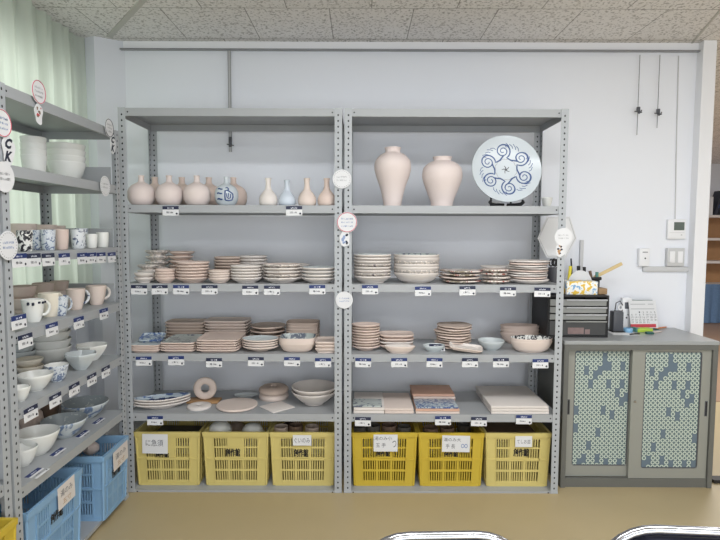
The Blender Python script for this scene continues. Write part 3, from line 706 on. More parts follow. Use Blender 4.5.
# painted marks lie on the vase's own surface
def on_vase(prof, s, az, z, lift=.0006):
    zz = z/s; r = 0
    for (a0, b0), (a1, b1) in zip(prof, prof[1:]):
        if b0 <= zz <= b1: r = a0+(a1-a0)*(zz-b0)/max(b1-b0, 1e-6)
    r = r*s+lift; return (r*sin(az), -r*cos(az), z)
vp = [(a*.87, b_*.96) for a, b_ in round_p]; mk_ = MB(); sm = s
for zc in (6, 11.5, 15.8):
    mk_.tube([on_vase(vp, sm, -.62+.5*k/6, (zc+.4*sin(k))*sm) for k in range(7)], .0045, 6)
def loop(mb_, pts, r=.003): mb_.tube([on_vase(vp, sm, a, z*sm) for a, z in pts], r, 6)
loop(mk_, [(.12, 5), (.1, 9), (.12, 14), (.3, 14.5), (.6, 12.5), (.78, 11), (.8, 8), (.72, 5.2), (.4, 4.6), (.12, 5)], .0042)
loop(mk_, [(.25, 11.5), (.27, 8), (.4, 6.6), (.56, 7.2), (.58, 11)], .0035); loop(mk_, [(.15, 16.5), (.3, 17.2), (.42, 16), (.4, 14.5)], .004); loop(mk_, [(.4, 8), (.42, 12)], .003)
build('painted_marks', mk_, ['cobalt'], o)
g = 'slim long-necked bottles on the left rack'
for x, k, lb, m in ((268.3, 1.02, 'slim long-necked pale bottle, first of the four', 'bisque_pale'), (287, .95, 'slim blue-grey glazed bottle, second of the four', 'blue_glaze'), (307, 1.02, 'slim long-necked pink bottle right of the blue-grey one', 'bisque'), (326.8, 1.02, 'slim long-necked pink bottle beside the middle posts', 'bisque_pink')):
    vase('slim_bottle', lb, 'bottle', x, [(a*k*.97, b_*k) for a, b_ in slim_p], .06, m=m, group=g)
big = 'tall vases on the right rack'
vase('tall_vase', 'tall pale pink vase with narrow neck, left of the two', 'vase', 392.5, [(8.6, 0), (9.3, 5), (12.3, 18), (16.5, 30), (18.2, 38), (17.2, 45), (12.6, 50.5), (8, 53), (7.3, 55), (8.3, 58)], .13, group=big)
vase('tall_vase', 'shorter broad-mouthed pale pink vase beside the scroll plate', 'vase', 442, [(10.6, 0), (11.2, 5), (14.6, 14), (18.4, 24), (19.8, 31), (18.6, 38), (13.6, 43), (9, 45), (8.6, 46.5), (9.6, 49)], .13, group=big)
# scroll plate leaning on its stand
Yp = F+.10; s = sc_at(Yp); Rp = 34.2*s; tl = R(13)
pc = P(505.6, 172.6, Yp)
zb = SZ['s2']
t = thing('display_plate', 'large round plate with blue scrolls leaning on a black stand', 'plate', (pc.x, Yp, zb+.018+Rp*cos(tl)), (pi/2-tl, 0, 0))
prof = [(0, -.004), (Rp*.5, -.004), (Rp*.52, -.014), (Rp*.55, -.014), (Rp*.57, -.003), (Rp*.85, .008), (Rp, .021), (Rp*.995, .025), (Rp*.84, .0135), (Rp*.57, .004), (0, .003)]
build('plate_body', MB().lathe(prof, 64), ['porcelain'], t, angle=50)
def pz(r):
    q = [(0, .003), (Rp*.57, .004), (Rp*.84, .0135), (Rp*.995, .025)]
    for (a0, b0), (a1, b1) in zip(q, q[1:]):
        if r <= a1: return b0+(b1-b0)*(r-a0)/(a1-a0)
    return .025
def ribbon(mb, pts, w):
    vs, fs = [], []; n = len(pts)
    for i, (x, y) in enumerate(pts):
        a, c = pts[max(i-1, 0)], pts[min(i+1, n-1)]; dx, dy = c[0]-a[0], c[1]-a[1]; l = math.hypot(dx, dy) or 1
        ww = (w(i/(n-1)) if callable(w) else w)/2; nx, ny = -dy/l*ww, dx/l*ww
        for sg in (1, -1):
            X, Y_ = x+sg*nx, y+sg*ny; vs.append((X, Y_, pz(math.hypot(X, Y_))+.0009))
    for i in range(n-1): fs.append((2*i, 2*i+1, 2*i+3, 2*i+2))
    mb.add(vs, fs)
scr = MB(); fine_ = MB()
for k in range(6):
    A = 2*pi*k/6+R(97); C = (Rp*.56*cos(A), Rp*.56*sin(A)); r1 = Rp*.225
    pts = []
    for i in range(44):
        q = i/43; an = A+pi*1.12+q*pi*4.1; rr_ = r1*(1-q*.86)
        pts.append((C[0]+rr_*cos(an), C[1]+rr_*sin(an)))
    B2 = A-2*pi/6; lead = []
    for i in range(12):   # stem sweeping round from the neighbour
        q = i/12; an = B2+(A-B2)*q*.92; rad = Rp*(.42-.10*sin(pi*q)); lead.append((rad*cos(an), rad*sin(an)))
    e0 = pts[0]; lead = [p for p in lead if math.hypot(p[0]-e0[0], p[1]-e0[1]) > r1*.3][:9]
    ribbon(scr, lead+pts, lambda q: .0085-.0042*q)
    ribbon(scr, [(p[0]*1.02+.002, p[1]*1.02) for p in pts[2:26]], .003)
    for j in range(5):  # fine tendrils outside
        an = A+R(18+j*8); p0 = (Rp*.66*cos(an), Rp*.66*sin(an)); an2 = an+R(10); rad = Rp*(.76+.03*(j % 2))
        ribbon(fine_, [p0, (Rp*.72*cos(an+R(3)), Rp*.72*sin(an+R(3))), (rad*cos(an2), rad*sin(an2))], .0036)
build('painted_scrolls', scr, ['cobalt'], t, smooth=False); build('fine_tendrils', fine_, ['cobalt'], t, smooth=False)
ctr = MB()
for k in range(24):
    an = 2*pi*k/24; rad = Rp*(.30+.02*(k % 2)); ribbon(ctr, [(rad*cos(an), rad*sin(an)), (Rp*.315*cos(an+.1), Rp*.315*sin(an+.1)), ((Rp*(.30+.02*((k+1) % 2)))*cos(an+.24), (Rp*(.30+.02*((k+1) % 2)))*sin(an+.24))], .0016)
for k in range(5):
    an = 2*pi*k/5+.4; ribbon(ctr, [(0, 0), (Rp*.06*cos(an), Rp*.06*sin(an)), (Rp*.12*cos(an+.3), Rp*.12*sin(an+.3))], lambda q: .007-.004*q)
build('centre_flower', ctr, ['device_dark'], t, smooth=False)
sd = MB()
for sx in (-1, 1):
    x0 = sx*Rp*.40
    sd.tube([(x0*.1, -.02, .0105), (x0*.7, -.026, .0105), (x0*1.05, -.036, .012), (x0*1.2, -.046, .024), (x0*1.12, -.052, .036)], [.008, .009, .011, .01, .006], 8)
    sd.tube([(x0*.9, -.03, .0105), (x0*.9, .03, .0105), (x0*.75, .075, .012), (x0*.7, .085, .11)], .006, 8)
sd.tube([(-Rp*.28, .084, .10), (Rp*.28, .084, .10)], .005, 8)
o = build('plate_stand', sd, ['black'], None, (pc.x, Yp+.012, zb+.0005)); tag(o, 'black wire stand holding up the big scroll plate', 'plate stand')
xc, Yc, r = place(540, 550.5, .2)
stack('small_cup', 'cup', 'small white footed cup', 'behind the right end of the second shelf', xc, Yc, SZ['s2'], r, 1, .062, mats=W_, rf=.4, k=2.2)

# third shelf, left rack
L3 = 'left rack third shelf'
st('small_dish', 'dish', 'small white dish', 'at the front left corner of left third shelf', 133, 152, 272.5, 282.5, 2, 's3', mats=PL)
st('small_dish', 'dish', 'flower-marked dish', 'in the middle row at far left, third shelf', 136, 157, 263, 279, 3, 's3', .125, mats=PL, top=('flower_brush', 'flower_brush'))
st('small_bowl', 'bowl', 'white patterned bowl', 'in the tall back stack, far left third shelf', 144, 168, 249.5, 278, 5, 's3', .27, mats=('flower_brush', 'bisque_pale'), h=.035)
st('small_plate', 'plate', 'pink plate', 'of the second front stack, left rack third shelf', 153.5, 173.5, 268.5, 282.5, 4, 's3', 0, mats=BP)
st('small_bowl', 'bowl', 'pink bowl', 'of the back stack behind six pink plates', 168, 192, 250.5, 278, 6, 's3', .27, mats=BP)
st('plate', 'plate', 'pink plate', 'of the six-plate front stack, third shelf', 174.5, 207, 261.5, 282.5, 6, 's3', 0, mats=BP)
st('small_plate', 'plate', 'pale plate', 'of the four beside the six pink plates', 207.5, 229, 269.5, 282.5, 4, 's3', 0, mats=('bisque', 'bisque_tan'))
st('small_bowl', 'bowl', 'tan-rimmed bowl', 'of the tall rear stack, left third shelf', 213, 241, 255, 278, 7, 's3', .2, mats=('bisque_tan', 'bisque_tan'))
st('plate', 'plate', 'white plate', 'of the five-plate front stack, third shelf', 229.5, 260.5, 265, 282.5, 5, 's3', 0, mats=PL)
st('plate', 'plate', 'grey-white plate', 'of the rear stack behind the five-plate stack', 238, 266, 254, 278, 7, 's3', .21, mats=PL)
st('plate', 'plate', 'flower-marked plate', 'of the wavy stack, left rack third shelf', 262, 300, 263.5, 282.5, 5, 's3', 0, mats=('bisque_pale', 'bisque_pale'), alt=('flower_brush', 'bisque'), shape='flower')
st('plate', 'plate', 'grey plate', 'at the right end of left third shelf', 301, 336, 266.5, 282.5, 4, 's3', 0, mats=('bisque_pale', 'grey_glaze'))
st('plate', 'plate', 'large pale plate', 'behind the grey plates, left third shelf', 272, 309, 262.5, 278, 4, 's3', .2, mats=PL)
# third shelf, right rack
st('dinner_plate', 'plate', 'white dinner plate', 'of the eight-high stack by middle posts', 353.5, 391.5, 253.5, 282.8, 8, 's3', 0, mats=PL, alt=('flower_brush', 'bisque_pale'), top=('bisque_pale', 'grey_glaze'), h=.042, rf=.62, k=1.2)
st('deep_bowl', 'bowl', 'white deep bowl', 'of the broad stack, right rack third shelf', 394.5, 440.5, 253.5, 282.8, 7, 's3', 0, mats=('bisque_pale', 'bisque_pale'), alt=('flower_brush', 'bisque_pale'), h=.06, k=2.0, rf=.55, top=('bisque_pale', 'grey_brush'))
st('leaf_dish', 'dish', 'red-marked leaf dish', 'of the left messy pile, third shelf', 444, 482, 270, 283, 4, 's3', 0, shape='wavy', mats=('red_brush', 'red_brush'), alt=('bisque', 'bisque'), spin=1.2, jit=.012, rf=.4)
st('leaf_dish', 'dish', 'tan leaf dish', 'behind the left messy pile, third shelf', 440, 470, 268, 278, 3, 's3', .22, shape='wavy', mats=TN, spin=1.2, jit=.01)
st('leaf_dish', 'dish', 'dark-marked leaf dish', 'of the right messy pile, third shelf', 483.5, 511, 268.5, 283, 4, 's3', 0, shape='wavy', mats=('red_brush', 'bisque'), alt=('flower_brush', 'red_brush'), spin=1.2, jit=.012, rf=.4)
st('leaf_dish', 'dish', 'pale leaf dish', 'behind the right messy pile, third shelf', 480, 512, 264, 278, 4, 's3', .22, shape='wavy', mats=PL, spin=1.2, jit=.01)
st('plate', 'plate', 'wide flat plate', 'under the tall pile by the right post', 513.5, 551, 279, 283.3, 1, 's3', 0, mats=PL, k=2)
xc, Yc, r = place(506, 548, .0)
stack('flat_plate', 'plate', 'pale wavy plate', 'of the tall pile by the right post', P(529, 270, Yc).x, Yc+.02, SZ['s3']+.0105, r*.92, 9, .112, mats=PL, alt=BP, shape='wavy', spin=1, jit=.008, h=.02)

# fourth shelf, left rack
def tiles(name, cat, kind, where, x0, x1, ytop, ybot, n, shelf, row=0, depth=1.0, mats=BP, top=None, alt=None, rz=0, **kw):
    st(name, cat, kind, where, x0, x1, ytop, ybot, n, shelf, row, mats=mats, top=top, alt=alt, shape='square', sy=depth, rf=.82, k=1.2, spin=.03, rz=rz, **kw)
tiles('square_plate', 'plate', 'pink square plate', 'at the far left of the fourth shelf', 131, 160, 345, 353, 3, 's4', mats=BP, top=('bisque_pink', 'grey_glaze'))
xc, Yc, r = place(136, 160, .05)
o = build('printed_tile', dish_mb(r, .02, .01, .004, .85, 1.2, 'square', 1, .8), ['tile_print', 'tile_print'], None, (xc+.004, Yc+.03, SZ['s4']+.049), (R(12), 0, R(4))); tag(o, 'blue-printed tile lying tilted on the leftmost pink square plates', 'tile')
tiles('square_plate', 'plate', 'pink-edged square plate', 'of the pile with a grey top', 161, 196, 343, 353.5, 4, 's4', top=('bisque_pink', 'grey_brush'), depth=1.3)
tiles('square_plate', 'plate', 'tan square plate', 'of the high pile behind, left fourth shelf', 167, 206, 329, 349.5, 6, 's4', .285, mats=TN, depth=.62)
tiles('square_plate', 'plate', 'big pink square plate', 'of the five-plate pile, left fourth shelf', 197, 239, 340.5, 354, 5, 's4', mats=BP, depth=1.1)
tiles('square_plate', 'plate', 'large pale square plate', 'behind the big pink square plates', 206, 249, 327.5, 349.5, 7, 's4', .285, mats=B, depth=.6)
st('lens_plate', 'plate', 'grey-topped lens-shaped plate', 'of the front pile, left fourth shelf', 241, 277.5, 341, 354, 4, 's4', 0, mats=('bisque', 'grey_glaze'), sy=.8, rf=.4)
st('lens_plate', 'plate', 'pink lens-shaped plate', 'of the rear pile, left fourth shelf', 249, 284, 331, 349.5, 4, 's4', .2, mats=('bisque_tan', 'bisque_tan'), rf=.45)
st('soft_square_bowl', 'bowl', 'pink soft-square bowl', 'of the front pile, left fourth shelf', 279, 315, 339, 354, 5, 's4', 0, mats=('bisque', 'bisque'), top=('bisque', 'grey_brush'), shape='soft', rf=.62, k=2.2, h=.055, sy=.85)
st('soft_square_bowl', 'bowl', 'tan soft-square bowl', 'of the taller rear pile, left fourth shelf', 286, 319, 327, 349.5, 6, 's4', .215, mats=('bisque_tan', 'bisque_tan'), shape='soft', rf=.6, k=2.0, h=.05, sy=.8)
tiles('square_plate', 'plate', 'small pink square plate', 'beside the middle posts, fourth shelf', 315, 337, 342, 354, 3, 's4', mats=B, depth=1.3)
# fourth shelf, right rack
st('oval_plate', 'plate', 'uneven pink plate', 'of the tall pile by the middle posts', 354, 378.5, 325, 352, 9, 's4', .04, mats=BP, alt=TN, shape='leaf', spin=.5, jit=.01, h=.028, rf=.5)
st('oval_plate', 'plate', 'pink oval plate', 'of the pile right of the uneven one', 380, 414, 336, 352, 4, 's4', .07, mats=BP, alt=PL, shape='soft', h=.032, sy=.8)
st('oval_plate', 'plate', 'white-rimmed oval plate', 'alone before the pink oval plates', 385, 416, 347.5, 355, 1, 's4', -.006, mats=('bisque', 'bisque_pale'), sy=.42, rf=.6)
st('oval_dish', 'dish', 'small grey-white oval dish', 'behind the propped price tag', 424, 446.5, 348, 354.5, 1, 's4', .035, mats=('grey_glaze', 'grey_glaze'), sy=.7)
st('leaf_plate', 'plate', 'tan leaf-edged plate', 'of the nine-high pile, right fourth shelf', 438, 473, 327, 350, 9, 's4', .09, mats=TN, alt=BP, shape='wavy', spin=1.3, jit=.01, h=.025)
xc, Yc, r = place(449, 482, 0)
o = build('tilted_plate', dish_mb(r, .02, .008, .005, .8, 1.2, 'square', 1, .5), ['bisque', 'bisque_pale'], None, (xc, F+.014+r*.5, SZ['s4']+.017), (R(8), R(6), R(-8))); tag(o, 'pale square plate tilted against the tan leaf-edged pile', 'plate')
st('bowl', 'bowl', 'small grey-white bowl', 'alone between leaf plates and pink bowls', 480.5, 507.5, 341.5, 351.5, 1, 's4', .05, mats=('grey_glaze', 'grey_glaze'), rf=.5, k=1.6)
st('wide_bowl', 'bowl', 'wide pink bowl', 'of the front pair at right, fourth shelf', 512.5, 554, 340, 354.5, 2, 's4', .012, mats=('bisque', 'bisque'), top=('bisque', 'black_brush'), rf=.6, k=2.4, h=.066, sy=.6)
st('wide_bowl', 'bowl', 'wide tan bowl', 'of the rear pair at right, fourth shelf', 502, 541, 331, 350, 3, 's4', .25, mats=BP, rf=.6, k=2.2, h=.07, sy=.5)

# lowest shelf, left rack
xc, Yc, r = place(137, 188, 0)
for i, (m_, lb) in enumerate((('bisque_pale', 'bottom boat-shaped dish of the three, left rack lowest shelf'), ('bisque_pale', 'middle boat-shaped dish of the three, left rack lowest shelf'), ('blue_boat', 'top boat-shaped dish painted with blue flowers'))):
    bm_ = dish_mb(r*.9, .032, .012, .006, .45, 1.5, 'leaf', 1, .52)
    bm_.v = [(x, y, z+.005*(abs(x)/r)**2.2) for x, y, z in bm_.v]
    o = build('boat_dish', bm_, ['bisque_pale', m_], None, (xc, F+.02+r*.6, SZ['s5']+.0006+i*.0155), (0, 0, R(20))); tag(o, lb, 'dish', 'boat-shaped dishes')
fl_ = MB()
for fx in (-.40, -.02, .36):
    cx0_, cz0_ = fx*r, .0125
    fl_.tube([(cx0_+.014*cos(q*pi/8), .011*sin(q*pi/8)+.012, cz0_+.003) for q in range(16)], .0045, 6, closed=True)
    for q in range(6): fl_.bbox(cx0_+.024*cos(q*pi/3)-.006, cx0_+.024*cos(q*pi/3)+.006, .019*sin(q*pi/3)+.007, .019*sin(q*pi/3)+.017, cz0_, cz0_+.004, .0015)
build('painted_flowers', fl_, ['cobalt_dark'], o)
Yr = F+.22; s = sc_at(Yr); p = P(205, 386, Yr)
bp = MB().bbox(-17*s, 15*s, -.045, .045, 0, .012, .002); o = build('wooden_board', bp, ['wood'], None, (p.x, Yr, SZ['s5']+.0005)); tag(o, 'small wooden board under the upright ring, lowest shelf', 'board')
rp = [(.25, 0), (.32, .18), (.5, .25), (.8, .24), (.97, .14), (1, 0), (.97, -.14), (.8, -.24), (.5, -.25), (.32, -.18), (.25, 0)]
Rr = 11.6*s
o = build('ring_vase', MB().lathe([(.36*Rr+(a-.25)/.75*.64*Rr, b_*Rr*.7) for a, b_ in rp], 36), ['bisque'], None, (p.x, Yr, SZ['s5']+.0128+Rr), (pi/2, 0, R(8)), angle=60); tag(o, 'upright pale ring with a hole, standing on the wooden board', 'vase')
xc, Yc, r = place(184.5, 209, .03)
o = build('ring_dish', MB().lathe([(.22*r, .006), (.2*r, .012), (.3*r, .016), (.6*r, .019), (.95*r, .014), (r, .008), (.96*r, 0), (.25*r, 0), (.22*r, .006)], 32), ['bisque_pale'], None, (xc, Yc, SZ['s5']+.0006), angle=60); tag(o, 'flat pale ring lying before the wooden board', 'dish')
xc, Yc, r = place(214.5, 256, 0)
o = build('round_disc', MB().lathe([(0, 0), (r*.93, 0), (r, .006), (r, .013), (r*.98, .016), (0, .015)], 40), ['bisque'], None, (xc, Yc, SZ['s5']+.0006), angle=50); tag(o, 'large flat round disc, pale bisque, on the lowest left shelf', 'disc')
st('thin_plate', 'plate', 'thin grey oval plate', 'behind the flat round disc', 232, 257, 393, 397, 1, 's5', .27, mats=('grey_glaze', 'grey_glaze'), sy=.5, h=.014)
xc, Yc, r = place(257.5, 288, .2)
for i, lb in enumerate(('lower half of the round ring box', 'upper half of the round ring box')):
    pr = [(.2*r, .0), (.22*r, .03), (.3*r, .037), (.8*r, .034), (.97*r, .022), (r, .01), (.95*r, 0), (.2*r, 0)]
    o = build('ring_box', MB().lathe(pr, 32), ['bisque_tan' if i else 'bisque'], None, (xc, Yc, SZ['s5']+.0006+i*.038), angle=60); tag(o, lb+' beside the stacked wide bowls', 'box')
xc, Yc, r = place(255, 297, -.02)
o = build('square_sheet', MB().bbox(-r*.62, r*.62, -r*.62, r*.62, 0, .006, .002), ['bisque_pale'], None, (xc, F+.012+r*.86, SZ['s5']+.0006), (0, 0, R(42))); tag(o, 'thin pale square tile turned cornerwise before the ring box', 'tile')
st('wide_bowl', 'bowl', 'wide cream bowl', 'of the pair at right on lowest shelf', 290, 336, 387, 406, 2, 's5', .05, mats=('bisque_pale', 'bisque_pale'), rf=.42, k=1.4, h=.082)
# lowest shelf, right rack
def slabs(kind, where, x0, x1, ytop, ybot, n, depth, row=0, m='bisque_pale', ym=None, alt=None, rz=0, printed=None, dx=0):
    Yf = F+.012+row; s = sc_at(Yf); a, b_ = P(x0, 400, Yf).x, P(x1, 400, Yf).x; H = (ybot-ytop)*s; h = H/n
    for i, lb in enumerate(stack_names(n, kind, where)):
        mb = MB().bbox(-(b_-a)/2, (b_-a)/2, 0, depth, 0, h-.0014, .003)
        j = 0 if not i else .003
        o = build('square_tile', mb, [alt if alt and i % 2 else m], None, ((a+b_)/2+dx*i+rng.uniform(-j, j), Yf+abs(rng.uniform(-j, j)), SZ['s5']+.0005+i*h), (0, 0, R(rz)))
        tag(o, lb, 'tile', f'{kind}s {where}' if n > 1 else None)
    return (a+b_)/2, Yf, SZ['s5']+H
slabs('pale square tile', 'of the stack beside the middle posts', 353.5, 384.5, 408, 414.3, 2, .3)
cx_, yf_, zt_ = P(367.5, 400, F+.02).x, F+.012, SZ['s5']+.0358
o = build('printed_tile', MB().bbox(-.083, .083, 0, .13, 0, .008, .002), ['grey_brush'], None, (cx_, yf_+.005, zt_+.0005)); tag(o, 'grey-printed tile lying on the stack beside the middle posts', 'tile')
slabs('plain pink tile', 'beside the grey-printed tile stack', 385, 414, 409, 414.6, 2, .3, m='bisque')
a_ = slabs('red-edged pink tile', 'of the tall stack on the right rack', 416, 460, 409.5, 414.6, 2, .26, m='bisque', alt='bisque_edge')
o = build('printed_tile', MB().bbox(-.12, .12, 0, .16, 0, .007, .002), ['tile_print'], None, (P(437.5, 400, F+.02).x, F+.018, a_[2]+.001)); tag(o, 'blue-printed tile lying on the red-edged pink tiles', 'tile')
slabs2 = []
Yf = F+.19; s = sc_at(Yf)
for i in range(4):
    o = build('square_tile', MB().bbox(-.125, .125, 0, .2, 0, .0135, .003), ['bisque_edge' if i % 2 else 'bisque'], None, (P(434, 400, Yf).x+rng.uniform(-.003, .003), Yf, SZ['s5']+.0006+i*.0148))
    tag(o, ['lowest', 'second', 'third', 'uppermost'][i]+' tile of the rear pink stack behind the blue-printed tile', 'tile', 'rear pink tiles')
slabs('thick white square slab', 'at the right of the lowest shelf', 491.5, 549.5, 405.5, 414.2, 3, .40, m='bisque_pale')

# crate contents
def dome(label, i, x, y, rpx, z, m='white_glaze', kind='round_bowl', Yo=.11):
    Yc = CRY+Yo; s = sc_at(Yc); p = P(x, y, Yc); r = rpx*s
    o = build(kind, MB().lathe([(0, r*.82), (r*.3, r*.8), (r*.62, r*.66), (r*.86, r*.4), (r, .0), (r*.96, 0), (r*.8, r*.36), (r*.5, r*.62), (0, r*.74)], 28), [m], None, (p.x, Yc, p.z-r*.55), angle=70)
    tag(o, label, 'bowl', f'ware in crates')
dome('left white domed bowl upside down in the middle cream crate', 1, 220, 424, 12, 0)
dome('right white domed bowl upside down in the middle cream crate', 1, 252.5, 426, 11.5, 0)
dome('rear white domed bowl deep in the middle cream crate', 1, 236, 425, 11, 0, 'bisque_tan', Yo=.29)
def cup_in(label, x, y, rpx, m, Yo):
    Yc = CRY+Yo; s = sc_at(Yc); p = P(x, y, Yc); r = rpx*s; h = r*2.0
    o = build('tea_cup', MB().lathe([(0, 0), (r*.6, 0), (r*.85, h*.12), (r, h*.5), (r, h), (r*.92, h), (r*.9, h*.5), (r*.7, h*.15), (0, h*.12)], 22), [m], None, (p.x, Yc, p.z-h)); tag(o, label, 'cup', 'ware in crates')
for x, y, r, m, Yo, lb in ((281, 426, 7, 'bisque_tan', .10, 'first tan cup in the crate beside the middle posts'), (296, 424.5, 7, 'brown_clay', .12, 'second brown cup in the crate beside the middle posts'), (312, 426, 7, 'bisque_tan', .1, 'third tan cup in the crate beside the middle posts'), (289, 424, 6.5, 'brown_clay', .26, 'rear brown cup in the crate beside the middle posts'),
                           (359, 426, 7, 'grey_clay', .1, 'first dark cup in the leftmost deep yellow crate'), (373, 424.5, 7.5, 'grey_clay', .12, 'second dark cup in the leftmost deep yellow crate'), (389, 424.5, 7.5, 'brown_clay', .11, 'third dark cup in the leftmost deep yellow crate'), (404, 426, 7, 'grey_clay', .1, 'fourth dark cup in the leftmost deep yellow crate'),
                           (431, 427, 7.5, 'brown_clay', .09, 'first brown cup in the middle deep yellow crate'), (447, 426.5, 7.5, 'brown_clay', .1, 'second brown cup in the middle deep yellow crate'), (464, 424, 7, 'grey_clay', .22, 'rear dark cup in the middle deep yellow crate')):
    cup_in(lb, x, y, r, m, Yo)
q = CR[5]; o = build('board_lid', MB().bbox(-.145, .145, .03, .31, 0, .014, .003), ['brown_clay'], None, (q[1], CRY, CZB+q[3]*.93-.04)); tag(o, 'brown flat board inside the rightmost cream crate', 'board')
q = CR[0]; o = build('board_lid', MB().bbox(-.145, .145, .03, .31, 0, .02, .003), ['grey_clay'], None, (q[1], CRY, CZB+q[3]*.7)); tag(o, 'dark flat board inside the leftmost cream crate', 'board')
# ------------------------------------------------------------------ wares on the side rack
XB = XF-DL
def sx_(x, X, ref=233): return PX(x, ref, X).y       # depth of pixel column x on the plane X
def sst(name, cat, kind, where, x, wpx, X, shelf, n, Hpx, **kw):
    Y = sx_(x, X); s = Y/FPX; Y = min(Y, Y1-.045-wpx/2*s)
    stack(name, cat, kind, where, X, Y, LZ[shelf], wpx/2*s, n, Hpx*s, **kw)
CR_ = ('cream_glaze', 'cream_glaze'); GR = ('grey_glaze', 'grey_glaze')
sst('tall_cup', 'cup', 'white tall cup', 'of the nested stack, side rack second shelf', 36.8, 23, XF-.22, 's2', 4, 40, mats=W_, h=.105, rf=.55, k=3.2, t=.006, jit=0)
sst('wide_bowl', 'bowl', 'white wide bowl', 'of the nested stack, side rack second shelf', 75, 34.5, XF-.21, 's2', 4, 37, mats=W_, h=.105, rf=.45, k=2.2, t=.006, jit=0)
sst('small_bowl', 'bowl', 'small white bowl', 'between tall cups and wide bowls, rear', 52, 12, XF-.34, 's2', 1, 16, mats=W_, rf=.5, k=2)
# cups on the third shelf
def cup(label, x, X, wpx, hpx, shelf, m, taper=.86, handle=None, group=None, name='cup', inner=None, rough=None):
    Y = min(sx_(x, X), Y1-.045-wpx/2*2.8/FPX); s = Y/FPX; r, h = wpx/2*s, hpx*s; t = .0035
    prof = [(0, .004, 0), (r*taper*.8, .004, 0), (r*taper*.82, 0, 0), (r*taper*.9, 0, 0), (r*taper, h*.06, 0), (r*(taper+.6*(1-taper)), h*.45, 0), (r, h-.002, 0), (r-t*.5, h, 0), (r-t, h-.003, 1), (r*taper-t, h*.1, 1), (0, h*.08, 1)]
    o = build(name, MB().lathe(prof, 28), [m, inner or m], None, (X, Y, LZ[shelf]+.0006)); tag(o, label, 'mug' if handle else 'cup', group)
    if handle:
        rr_ = r*.97; pts = [(0, (r*(taper+.5*(1-taper)))*.96, h*.25)]
        for k in range(1, 8):
            a = -pi/2+pi*k/8; pts.append((0, rr_*.92+r*.85*cos(a), h*.56+h*.33*sin(a)))
        pts.append((0, r*.96, h*.86))
        hd = build('handle', MB().tube(pts, r*.14, 8), [handle], o, (0, 0, 0), (0, 0, R(-22)))
    return o
g = 'cups on the side rack third shelf'
for x, X, w, h, m, lb in ((24.5, XF-0.080, 14.5, 21, 'black_brush', 'cup with black and white leaf pattern, nearest on cup shelf'), (37.5, XF-0.135, 12, 20, 'blue_lines', 'blue streaked cup right of the black and white cup'), (48, XF-0.080, 13.5, 20.5, 'blue_lines', 'blue grid-lined cup, third from the near post'), (61.5, XF-0.080, 13, 20, 'bisque_pink', 'plain pink cup in the middle of the cup shelf'),
                          (78, XF-0.075, 13.5, 19, 'blue_brush', 'white cup with a large blue flower'), (91.5, XF-0.065, 11, 14, 'white_glaze', 'small white cup right of the blue flower cup'), (103, XF-0.065, 12, 15, 'white_glaze', 'small white cup with blue foot line by far post'), (88, XF-0.175, 13, 19, 'blue_brush', 'blue flowered cup behind the small white cups')):
    cup(lb, x, X, w, h, 's3', m, .84, group=g, inner='white_glaze')
for i, (x, w, lb) in enumerate(((23, 25, 'nearest pink bowl at the back of the cup shelf'), (45, 22, 'middle pink bowl at the back of the cup shelf'), (63.5, 17, 'farthest pink bowl at the back of the cup shelf'))):
    sst('round_bowl', 'bowl', lb.split(' at ')[0], 'at the back of the cup shelf', x, w, XF-.30, 's3', 1, 25-2*i, mats=B, rf=.6, k=2.4)
g = 'mugs on the side rack mug shelf'
for x, X, w, h, m, lb, hd in ((30, XF-0.085, 21, 23, 'white_glaze', 'white mug with dark marks near its rim, nearest on mug shelf', 'white_glaze'), (47, XF-0.100, 20, 24, 'cream_glaze', 'cream mug, second on the mug shelf', 'cream_glaze'), (58.5, XF-0.065, 14, 20, 'blue_lines', 'blue streaked mug between cream and pink mugs', 'blue_lines'), (73.5, XF-0.100, 18, 21, 'bisque', 'pink mug with a dark-patterned handle', 'blue_brush'), (94.5, XF-0.090, 19, 19, 'bisque', 'pink mug with pale handle by the far post', 'bisque_pale')):
    o = cup(lb, x, X, w, h, 's4', m, .64, hd, g, 'mug')
    if 'nearest' in lb:
        d = MB(); s = sx_(x, X)/FPX; r_ = w/2*s
        for az, zf in ((.35, .86), (.75, .88), (1.3, .85), (1.7, .87), (-.2, .86)):
            a = az; q = Vector((r_*1.0*cos(a-.3), r_*1.0*sin(a-.3)*-1, h*s*zf)); d.bbox(q.x-.004, q.x+.004, q.y-.005, q.y+.005, q.z-.005-.004*(az > 1), q.z+.004, .002)
        build('painted_marks', d, ['dark_ink'], o)
for i, (x, w, lb) in enumerate(((20, 25, 'nearest'), (41, 20, 'second'), (58, 17, 'third'), (72.5, 14, 'farthest'))):
    sst('round_bowl', 'bowl', lb+' pink bowl', 'at the back of the mug shelf', x, w, XF-.29, 's4', 2, 27-2*i, mats=B, alt=BP, rf=.6, k=2.4, h=.07, t=.005)
